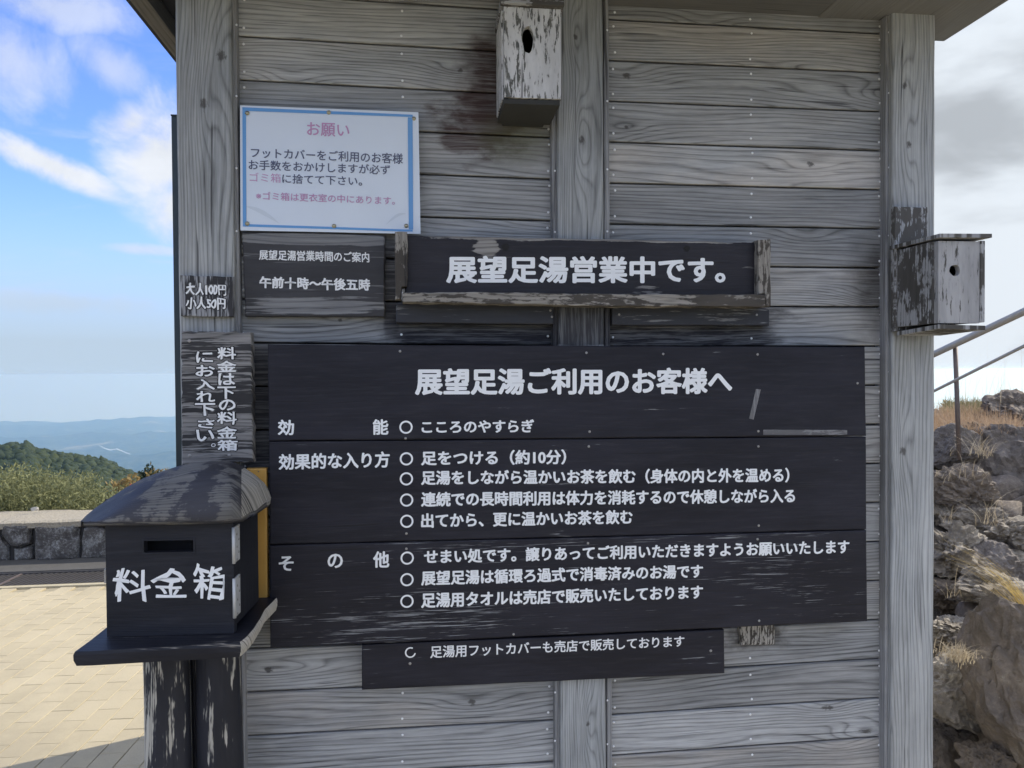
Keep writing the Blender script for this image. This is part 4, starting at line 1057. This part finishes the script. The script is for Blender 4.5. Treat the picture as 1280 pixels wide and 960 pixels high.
# ------------------------------------------------------------------ far terrain on the left
def az_of(px): return YAW + math.atan((px-640)/F_PX)
spur = [(-400, .075), (-60, .088), (0, .097), (30, .095), (60, .107), (100, .112), (130, .119), (150, .130), (175, .141), (215, .160), (300, .19), (600, .25)]   # dip of the wooded spur's top at 350 m
def spur_dip(A):
    px_ = 640 + F_PX*math.tan(max(-1.2, min(1.2, A-YAW)))
    for (a, b) in zip(spur, spur[1:]):
        if a[0] <= px_ <= b[0]: t = (px_-a[0])/(b[0]-a[0]); return a[1]+(b[1]-a[1])*t
    return spur[0][1] if px_ < spur[0][0] else spur[-1][1]
def ridged(x_, y_, s, o=4):
    v = 0; a = 1; f = s
    for _ in range(o): v += a*(1-abs(2*mn.noise((x_*f, y_*f, 3.7+_)))) ; a *= .5; f *= 2.1
    return v/1.9
def terrain(A, r):
    x_, y_ = math.sin(A)*r, math.cos(A)*r
    base = -.06 - max(0, r-9)*.28 if r < 120 else -31 - (r-120)*.25
    base = max(base, -760 + 120*ridged(x_, y_, 1/2600, 4))
    sp = 1.5 - spur_dip(A)*350*max(.3, math.cos(A-YAW)) - 3.0
    g = math.exp(-((r-350)/120)**2)
    h = base*(1-g) + sp*g if r > 60 else base
    if r > 2500:                             # successive ranges, higher with distance
        rd = ridged(x_, y_, 1/3800, 6); rd2 = ridged(x_+900, y_, 1/1300, 4)
        for (rc, wdt, dip, am) in ((4300, 700, .120, 90), (6300, 900, .092, 120), (8800, 1100, .076, 150), (11800, 1100, .0575, 150)):
            top = 1.5 - dip*rc + (rd-.55)*am*1.3 + (rd2-.5)*am*.8
            h = max(h, -900 + (top+900)*math.exp(-((r-rc)/wdt)**2))
        h += (ridged(x_, y_, 1/700, 4)-.6)*55
    return h - CAM.z*0
rs = [7.5, 8.5, 10, 12, 15, 20, 28, 40, 60, 90, 130, 170, 210, 240, 265, 285, 300, 315, 330, 342, 350, 358, 370, 385, 400, 430, 470, 530, 620, 750, 950, 1250, 1600, 2000, 2500]
r_ = 2500
while r_ < 13600: r_ *= 1.022; rs.append(r_)
def angs_():
    out = []; A = -math.pi
    while A < math.pi-1e-4:
        out.append(A); A += math.radians(.11) if math.radians(-44) < A < math.radians(-14) else math.radians(4)
    return out
AN = angs_(); V = []; Fc = []
for A in AN:
    for r in rs: V.append((math.sin(A)*r+CAM.x, math.cos(A)*r+CAM.y+.0, terrain(A, r)))
nr = len(rs); na = len(AN)
for i in range(na):
    for k in range(nr-1):
        a, b = i*nr+k, ((i+1) % na)*nr+k; Fc.append([a, a+1, b+1, b])
def mat_land():
    mt, n, bs = new_mat('wooded_land'); P = n.node('NewGeometry').outputs['Position']
    a = n.noise(P, .012, 8, .65); b = n.noise(P, .0011, 6, .6); c = n.noise(P, .3, 4, .6)
    col = n.mix(n.sm(a, .35, .7), (.020, .028, .014), (.09, .10, .055)); col = n.mix(n.m('MULTIPLY', n.sm(b, .60, .68), .7), col, (.30, .28, .22)); col = n.mix(n.m('MULTIPLY', c, .3), col, (.02, .03, .012))
    finish(n, bs, col, 1, a, 1, 20); bs.inputs['Specular IOR Level'].default_value = 0; return mt
M_land = mat_land()
tag(mk('hills', V, Fc, M_land, smooth=True), kind='structure')
# ground sheet close to the hut, under everything
V = [Vector((math.sin(a)*r, math.cos(a)*r-1.8, -.14 if r < 9.3 else -.5)) for r in (0, 9.3) for a in np.linspace(0, 2*math.pi, 49)[:-1]]
tag(mk('ground', V[48:], [list(range(48))[::-1]], M_soil), kind='structure')

# pale river/cloud bank low in the valley
M_mist = plain('pale_water', (.38, .42, .46), .5)
def valley(x_, y_, d): return atd(x_, y_, d)
rv = [(124, 557), (131, 560.5), (138, 562.5), (146, 561), (153, 564), (163, 568)]
V = []
for i, (x_, y_) in enumerate(rv):
    k = .2+.7*math.sin(math.pi*(i+.5)/len(rv)); V += [valley(x_, y_-k*.6, 4900), valley(x_, y_+k*.6, 4780)]
tag(mk('river', V, [[2*i, 2*i+1, 2*i+3, 2*i+2] for i in range(len(rv)-1)], M_mist), kind='structure')

# wood on the spur: many small crowns
def foliage_mat(name, dark, light, scale=1.2, trans=.0):
    mt, n, bs = new_mat(name); P = n.node('NewGeometry').outputs['Position']; rr = n.node('NewGeometry').outputs['Random Per Island']
    a = n.noise(P, scale, 3, .6); col = n.mix(n.m('MULTIPLY_ADD', rr, .6, n.m('MULTIPLY', a, .4)), dark, light)
    finish(n, bs, col, .75); bs.inputs['Specular IOR Level'].default_value = .2
    if trans:
        tr = n.node('BsdfTranslucent', {'Color': col}); mx = n.node('MixShader', {0: trans, 1: bs.outputs[0], 2: tr.outputs[0]})
        n.l.new(mx.outputs[0], [q for q in n.n if q.type == 'OUTPUT_MATERIAL'][0].inputs[0])
    return mt
M_wood = foliage_mat('distant_wood', (.012, .022, .009), (.042, .056, .022), .25)
bm = bmesh.new(); bmesh.ops.create_icosphere(bm, subdivisions=2, radius=1); bm.verts.index_update()
iv = np.array([v.co[:] for v in bm.verts]); iff = np.array([[v.index for v in f.verts] for f in bm.faces]); bm.free()
rg = np.random.default_rng(5); Vs = []; Fs = []; b = 0
for k in range(3600):
    A = az_of(rg.uniform(-70, 260)); r = rg.uniform(262, 372)
    z_ = terrain(A, r); sc = rg.uniform(1.2, 2.3)*(1.25 if rg.random() < .12 else 1)
    jit = 1+rg.normal(0, .16, len(iv)); P = iv*jit[:, None]*np.array([sc, sc, sc*rg.uniform(.8, 1.35)])
    P = P + np.array([math.sin(A)*r+CAM.x, math.cos(A)*r+CAM.y, z_+sc*.5]); Vs.append(P); Fs.append(iff+b); b += len(iv)
def npmesh(name, Vs, Fs, mat, kind='stuff', label=None, cat=None):
    V = np.concatenate(Vs); F_ = np.concatenate(Fs); me = bpy.data.meshes.new(name)
    me.vertices.add(len(V)); me.vertices.foreach_set('co', V.astype(np.float32).ravel()); k = F_.shape[1]
    me.loops.add(F_.size); me.loops.foreach_set('vertex_index', F_.astype(np.int32).ravel()); me.polygons.add(len(F_))
    me.polygons.foreach_set('loop_start', np.arange(0, F_.size, k, dtype=np.int32)); me.update(calc_edges=True); me.materials.append(mat)
    o = bpy.data.objects.new(name, me); COL.objects.link(o); tag(o, label, cat, None, kind); return o
npmesh('distant_forest', Vs, Fs, M_wood, 'stuff', 'dark green wood covering the hill beyond the low wall', 'forest')

# leaf helper: many small folded leaf quads
def leaves(centers, size, rg, aspect=3.0, updir=.4):
    n_ = len(centers); d = rg.normal(size=(n_, 3)); d[:, 2] += updir; d /= np.linalg.norm(d, axis=1)[:, None]
    s = np.cross(d, rg.normal(size=(n_, 3))); s /= np.linalg.norm(s, axis=1)[:, None]
    L = size*rg.uniform(.6, 1.3, n_)[:, None]; c = centers
    P = np.stack([c, c+d*L*.45+s*L/aspect*.5, c+d*L, c+d*L*.45-s*L/aspect*.5], 1).reshape(-1, 3)
    return P, np.arange(n_*4).reshape(-1, 4)
M_sasa = foliage_mat('bamboo_grass_leaves', (.075, .092, .038), (.32, .32, .16), 1.5, .3)
M_stem = plain('shrub_stems', (.10, .08, .05), .9)
# top line of the scrub behind the wall
top = [(-60, 600), (0, 590), (25, 580), (45, 590), (62, 586), (80, 598), (97, 585), (110, 600), (125, 612), (145, 617), (165, 622), (190, 624), (230, 632)]
def topy(px_):
    for a, b_ in zip(top, top[1:]):
        if a[0] <= px_ <= b_[0]: return a[1]+(b_[1]-a[1])*(px_-a[0])/(b_[0]-a[0])
    return 600 if px_ < -60 else 632
rg = np.random.default_rng(11); C = []; LT2 = []
for k in range(2300):
    r = rg.uniform(5.9, 9.0); px_ = rg.uniform(-110, 330); 
    yt = topy(px_)+rg.uniform(-2, 8)
    p = atd(px_, yt, 8.6); ztop = 1.5 + (p.z-1.5)*(r/8.6)
    q = CAM + Vector((math.sin(az_of(px_)), math.cos(az_of(px_)), 0))*r
    if q.y < capd+.1: continue
    z0_ = -.25; hh = max(.15, ztop - z0_)
    hh *= 1.0 if rg.random() < .4 else rg.uniform(.75, .98)
    m_ = int(24+hh*40)
    t = rg.uniform(.2, 1, m_)**.8; lean = rg.normal(0, .10, 2)
    C.append(np.stack([q.x+lean[0]*t+rg.normal(0, .035, m_), q.y+lean[1]*t+rg.normal(0, .035, m_), z0_+hh*t], 1))
P, F_ = leaves(np.concatenate(C), .048, rg, 4.0, .5)
npmesh('bamboo_grass', [P], [F_], M_sasa, 'stuff', 'sunlit yellow green bamboo grass growing behind the low stone wall', 'undergrowth')
# red autumn sprig and two small trees beyond
M_red = foliage_mat('red_leaves', (.35, .07, .05), (.60, .16, .10), 3, .3)
M_autumn = foliage_mat('autumn_leaves', (.16, .12, .05), (.38, .26, .10), 3, .3)
def small_tree(px_, py_, dist, h, wdt, mat, label, seed, nl=700, ls_=.1, z0off=None, grp=None):
    c = atd(px_, py_, dist); rgl = np.random.default_rng(seed)
    t = empty('small_tree', (c.x, c.y, c.z-h), label, 'tree', grp)
    tube('trunk', [Vector((c.x, c.y, c.z-h)), Vector((c.x+.03*h, c.y, c.z-h*.5)), Vector((c.x, c.y, c.z-.08*h))], .02*h, M_stem, t, 7, rads=[.035*h, .022*h, .008*h])
    V, Fc = [], []
    for k in range(7):
        an = k*2.4; z_ = c.z-h*(.7-.08*k); e = Vector((c.x+math.cos(an)*wdt*.7*(1-.08*k), c.y+math.sin(an)*wdt*.7*(1-.08*k), z_+.12*h)); 
        tube('limb', [Vector((c.x+.015*h, c.y, z_)), e], .008*h, M_stem, t, 5, rads=[.012*h, .004*h])
    u = rgl.normal(size=(nl, 3)); u /= np.linalg.norm(u, axis=1)[:, None]; rr = rgl.uniform(.15, 1, nl)**.45
    P = u*rr[:, None]*np.array([wdt, wdt, h*.42]); P *= (1+.35*np.sin(u[:, 0:1]*5+seed)*np.cos(u[:, 2:3]*6))
    P += np.array([c.x, c.y, c.z-h*.42]); Pp, Ff = leaves(P, ls_, rgl, 2.0, .2)
    o = npmesh('crown', [Pp], [Ff], mat, None); 
    inv_ = root_mat(t).inverted(); o.data.transform(inv_); o.parent = t
    return t
small_tree(185, 585, 60, 3.2, .75, M_wood, 'small dark conifer showing just above the money box lid', 1, 900, .35)
small_tree(165, 597, 48, 2.4, 1.25, M_autumn, 'brownish autumn tree just left of the money box lid', 2, 900, .3)
small_tree(201, 582, 52, 3.0, 1.1, M_autumn, 'thin pale autumn tree between the money box lid and the green panel', 4, 500, .25)
small_tree(162, 608, 14, .45, .12, M_red, 'small sprig with red leaves touching the money box lid', 3, 120, .07)

# ================================================================== ROCK SLOPE on the right
M_lava = rock_mat('lava_rock', (.20, .175, .155), (.30, .28, .25), .45, 1.3, .75)
M_lava2 = rock_mat('lichen_rock', (.27, .235, .19), (.54, .49, .40), .8, 1.3, .7)
M_lava3 = rock_mat('brown_rock', (.205, .17, .138), (.36, .32, .26), .5, 1.2, .7)
RK = [  # px, py, distance, radius px, scale, mat, seed, label
 (1268, 600, 4.9, 70, (.80, 1, 1.15), M_lava, 31, 'large smooth purple-grey boulder at the upper right below the handrail', .10),
 (1276, 522, 5.6, 36, (1.2, 1, .70), M_lava3, 12, 'rough dark rock crowning the slope at the right edge of view', .22),
 (1190, 560, 4.7, 30, (.95, 1, .85), M_lava, 13, 'flat-faced dark block touching the right post near the handrail foot', .10),
 (1222, 543, 5.0, 24, (1.15, 1, .62), M_lava3, 14, 'small rough rock right at the foot of the handrail post', .25),
 (1206, 617, 4.3, 34, (1.2, 1, .9), M_lava3, 15, 'rounded dark rock with dry grass over it under the flat-faced block', .2),
 (1230, 660, 4.2, 30, (1.2, 1, .8), M_lava2, 16, 'medium grey rock under the large smooth boulder', .22),
 (1190, 694, 3.9, 36, (1.2, 1, .85), M_lava2, 17, 'pale lichen-covered rock against the right post at mid slope', .30),
 (1266, 668, 4.1, 26, (1.2, 1, .7), M_lava2, 18, 'knobbly pale rock at the right edge above the yellow grass tuft', .3),
 (1236, 716, 3.9, 38, (1.0, 1, 1.0), M_lava, 19, 'blue-grey rock sunk between paler rocks at mid slope', .12),
 (1262, 746, 3.6, 34, (1.5, 1, .72), M_lava2, 20, 'sunlit slanting rock beneath the yellow grass tuft', .2),
 (1190, 748, 3.8, 26, (1.2, 1, 1), M_lava3, 21, 'dark pitted rock against the post below the palest rock', .3),
 (1194, 790, 3.4, 26, (1.3, 1, .7), M_lava2, 22, 'yellowish rock with dry moss low beside the right post', .25),
 (1288, 893, 2.75, 82, (.74, .9, 1.42), M_lava3, 23, 'huge brown-grey boulder filling the lower right corner', .10),
 (1276, 768, 3.1, 46, (1.2, 1, .6), M_lava2, 24, 'rough light-edged rock resting on top of the huge brown boulder', .25),
 (1192, 862, 2.85, 48, (1.0, 1, 1.1), M_lava2, 25, 'speckled pale rock low between post and huge boulder', .16),
 (1192, 940, 2.95, 44, (1.1, 1, 1.0), M_lava, 26, 'dark speckled rock at the bottom edge beside the right post', .15),
 (1222, 815, 3.3, 24, (1.1, 1, 1), M_lava, 27, 'small dark stone wedged above the pale speckled rock', .15),
 (1236, 955, 2.75, 26, (1.1, 1, 1), M_lava3, 41, 'brown stone half hidden at the bottom edge under the huge boulder', .2),
 (1240, 772, 3.5, 22, (1.2, 1, .8), M_lava2, 42, 'angular grey stone between the slanting rock and the huge boulder', .25),
 (1215, 690, 4.1, 18, (1, 1, 1), M_lava3, 43, 'small brown stone in the hollow right of the palest rock', .25),
 (1185, 640, 4.3, 20, (1.1, 1, .9), M_lava2, 44, 'grey stone under the rounded dark rock against the post', .25),
 (1252, 700, 4.0, 20, (1.3, 1, .7), M_lava2, 45, 'flat pale stone behind the golden grass tuft', .25),
 (1213, 848, 3.15, 13, (1.3, 1, .7), M_lava2, 28, 'tiny pale chip of stone lying in the crack beside the huge boulder', .15),
]
for (x_, y_, d_, rp, sc_, mt_, sd_, lb, rgh) in RK:
    boulder('boulder', atd(x_, y_, d_*1.12), rp/F_PX*d_*1.12*.98, sc_, mt_, sd_, rgh*1.5+.05, 5 if rp > 22 else 4, lb, tilt=random.uniform(-.25, .25), flat=.78)
# further rocks outside the view and the rubble between
rg2 = random.Random(4)
def slope_z(x_, y_): return max(-.1, (y_-.6)*.40 + (x_-1.6)*.12)
V = []; Fc = []; nx_, ny_ = 60, 60
for j in range(ny_+1):
    for i in range(nx_+1):
        x_ = 1.5+7.5*i/nx_; y_ = -1.2+9.0*j/ny_; z_ = min(slope_z(x_, y_), 1.00) - .10 + .13*mn.noise((x_*1.7, y_*1.7, 2))+.07*mn.noise((x_*5, y_*5, 2))
        if i == 0 or j == 0: z_ = -.2
        V.append(Vector((x_, y_, z_)))
for j in range(ny_):
    for i in range(nx_): a = j*(nx_+1)+i; Fc.append([a, a+1, a+nx_+2, a+nx_+1])
M_scree = rock_mat('scree_soil', (.085, .075, .065), (.22, .20, .15), .6, 1.5, .7)
tag(mk('rocky_slope', V, Fc, M_scree), kind='structure')
Vs = []; Fs = []; b = 0
bm = bmesh.new(); bmesh.ops.create_icosphere(bm, subdivisions=3, radius=1); bm.verts.index_update()
iv3 = np.array([v.co[:] for v in bm.verts]); if3 = np.array([[v.index for v in f.verts] for f in bm.faces]); bm.free()
rg = np.random.default_rng(3)
for k in range(620):
    x_, y_ = rg.uniform(1.62, 6.5), rg.uniform(-.8, 5.0); z_ = min(slope_z(x_, y_), .98)
    if -.05 < y_ < 1.9 and x_ < 1.68: continue
    s = rg.uniform(.04, .17)*(1 if y_ > .4 else .7); P = iv3.copy()
    for _ in range(8):
        n_ = rg.normal(size=3); n_ /= np.linalg.norm(n_); d_ = rg.uniform(.5, .85); kk = np.clip(P@n_-d_, 0, None); P -= kk[:, None]*n_
    P = P*(1+rg.normal(0, .035, len(P)))[:, None]*np.array([1.2, 1, .8])*s
    P += np.array([x_, y_, z_-.02]); Vs.append(P); Fs.append(if3+b); b += len(P)
npmesh('rubble', Vs, Fs, M_lava3, 'stuff', 'broken lava rubble filling the gaps between the boulders', 'rubble')

# dry grass
def blades(roots, hmin, hmax, rg, spread=.35, wd_=.0028, seg=4, lean=(0, 0)):
    n_ = len(roots); h = rg.uniform(hmin, hmax, n_); az = rg.uniform(0, 2*math.pi, n_); bend = np.abs(rg.normal(spread, spread*.5, n_))
    dirx, diry = np.cos(az)*bend+lean[0], np.sin(az)*bend+lean[1]
    sx, sy = -np.sin(az), np.cos(az); P = []
    for k in range(seg+1):
        t = k/seg; cx = roots[:, 0]+dirx*h*t**1.7; cy = roots[:, 1]+diry*h*t**1.7; cz = roots[:, 2]+h*(t-.35*t**2.5*np.minimum(bend*1.5, 1))
        w = wd_*(1-t*.85); P.append(np.stack([cx+sx*w, cy+sy*w, cz], 1)); P.append(np.stack([cx-sx*w, cy-sy*w, cz], 1))
    P = np.stack(P, 1).reshape(-1, 3); m = 2*(seg+1); base = (np.arange(n_)*m)[:, None, None]
    f = np.array([[2*k, 2*k+1, 2*k+3, 2*k+2] for k in range(seg)])[None]; return P, (base+f).reshape(-1, 4)
M_straw = foliage_mat('dry_straw', (.34, .27, .18), (.62, .54, .40), 4, .3)
M_straw2 = foliage_mat('russet_grass', (.33, .22, .14), (.56, .42, .28), 4, .3)
M_gold = foliage_mat('golden_grass', (.45, .32, .10), (.70, .55, .24), 4, .3)
M_olive = foliage_mat('olive_scrub', (.14, .125, .06), (.36, .32, .18), 4, .3)
rg = np.random.default_rng(21)
def patch(x0_, x1_, y0_, y1_, d0, d1, n_):
    R = []
    for k in range(n_):
        t = rg.random(); p = atd(rg.uniform(x0_, x1_), y0_+(y1_-y0_)*t, d0+(d1-d0)*(1-t)*1.0); R.append(p[:])
    return np.array(R)
P1, F1 = blades(patch(1150, 1275, 528, 560, 5.3, 6.6, 5200), .08, .22, rg, .5, .0028)
npmesh('russet_grass', [P1], [F1], M_straw2, 'stuff', 'russet dry grass on the crest behind the handrail post', 'grass')
P1, F1 = blades(patch(1178, 1262, 512, 530, 6.4, 7.4, 2600), .06, .17, rg, .5, .003)
P2, F2 = leaves(patch(1180, 1262, 505, 522, 6.6, 7.4, 1500), .045, rg, 2.5)
npmesh('crest_scrub', [P1, P2], [F1, F2+len(P1)], M_olive, 'stuff', 'olive scrub on the skyline of the crest', 'scrub')
P1, F1 = blades(patch(1185, 1300, 500, 515, 6.0, 7.2, 34), .20, .50, rg, .35, .0016)
npmesh('tall_stems', [P1], [F1], M_straw, 'stuff', 'thin dry stems rising against the sky beside the handrail', 'grass stems')
def tuft(px_, py_, d_, n_, h0, h1, mat, label, lean=(0, 0), spread=.5, rad=.03):
    c = atd(px_, py_, d_); rt_ = np.array(c[:])+rg.normal(size=(n_, 3))*np.array([rad, rad, rad*.3]); P, F_ = blades(rt_-np.array(c[:]), h0, h1, rg, spread, .0011, 6, lean)
    o = npmesh('grass_tuft', [P], [F_], mat, None, label, 'grass tuft'); o['group'] = 'dry grass tufts on the rocks'
    o.location = c; return o
tuft(1286, 776, 3.0, 70, .12, .30, M_gold, 'golden grass tuft leaning in from the right edge above the sunlit slanting rock', (-1.0, 0), .22, .016)
tuft(1195, 822, 2.72, 260, .02, .055, M_straw, 'dense pale straw tuft low beside the right post', (-.1, -.4), .8, .024)
tuft(1222, 568, 4.3, 60, .05, .16, M_straw, 'straw tuft hanging in the notch at the foot of the handrail post', (-.1, -.6), 1.3, .03)
tuft(1240, 655, 3.9, 22, .10, .24, M_straw, 'loose arching straw tuft in front of the large smooth boulder', (.0, -.3), 1.3, .03)
tuft(1205, 598, 4.1, 26, .06, .18, M_straw, 'thin straw tuft draped over the rounded rock', (-.2, -.4), 1.4, .05)
tuft(1186, 652, 3.8, 12, .06, .14, M_straw, 'small sparse straw tuft touching the right post at mid slope', (.1, -.2), 1.1, .02)
tuft(1186, 745, 3.3, 9, .08, .20, M_straw, 'few curled dry stalks beside the post below the palest rock', (.5, -.1), 1.1, .02)

# handrail
hr = empty('handrail', atd(1199, 545, 5.0), 'galvanised pipe handrail climbing to the right behind the rocks', 'handrail')
DR = 5.2
def rl(x_, y_, d_): return atd(x_, y_, d_)
a_, b_ = rl(1171, 441, 4.9), rl(1281, 389, 4.4)
tube('top_rail', [a_+(a_-b_)*2.0, a_, b_, b_+(b_-a_)*2.5], .0185, M_galv, hr, 14)
a_, b_ = rl(1171, 487, 4.9), rl(1281, 432, 4.4)
tube('lower_rail', [a_+(a_-b_)*2.0, a_, b_, b_+(b_-a_)*2.5], .0085, M_galv, hr, 10)
tube('post', [rl(1194, 432, 4.82), rl(1199, 575, 4.82)], .0125, M_rust, hr, 10)
pa_, pb_ = rl(1171, 441, 4.9), rl(1281, 389, 4.4)
for k in (2.4, -1.4):
    p = pa_+(pb_-pa_)*k; tube('post', [p, p+Vector((0, 0, -1.0))], .0125, M_rust, hr, 10)

# ------------------------------------------------------------------ haze
bm = bmesh.new(); bmesh.ops.create_cube(bm, size=1)
for v in bm.verts: v.co = Vector((v.co.x*30000, v.co.y*30000, -1110+(v.co.z+.5)*1120))
me = bpy.data.meshes.new('haze'); bm.to_mesh(me); bm.free(); o = bpy.data.objects.new('haze', me); COL.objects.link(o); tag(o, kind='stuff')
mt = bpy.data.materials.new('haze'); mt.use_nodes = True; n = NT(mt.node_tree); n.n.clear()
vp = n.node('VolumePrincipled', {'Color': (.40, .69, 1.0), 'Absorption Color': (.82, .97, 1), 'Density': 1.5e-4, 'Anisotropy': .45}); n.l.new(vp.outputs[0], n.node('OutputMaterial').inputs['Volume'])
me.materials.append(mt)
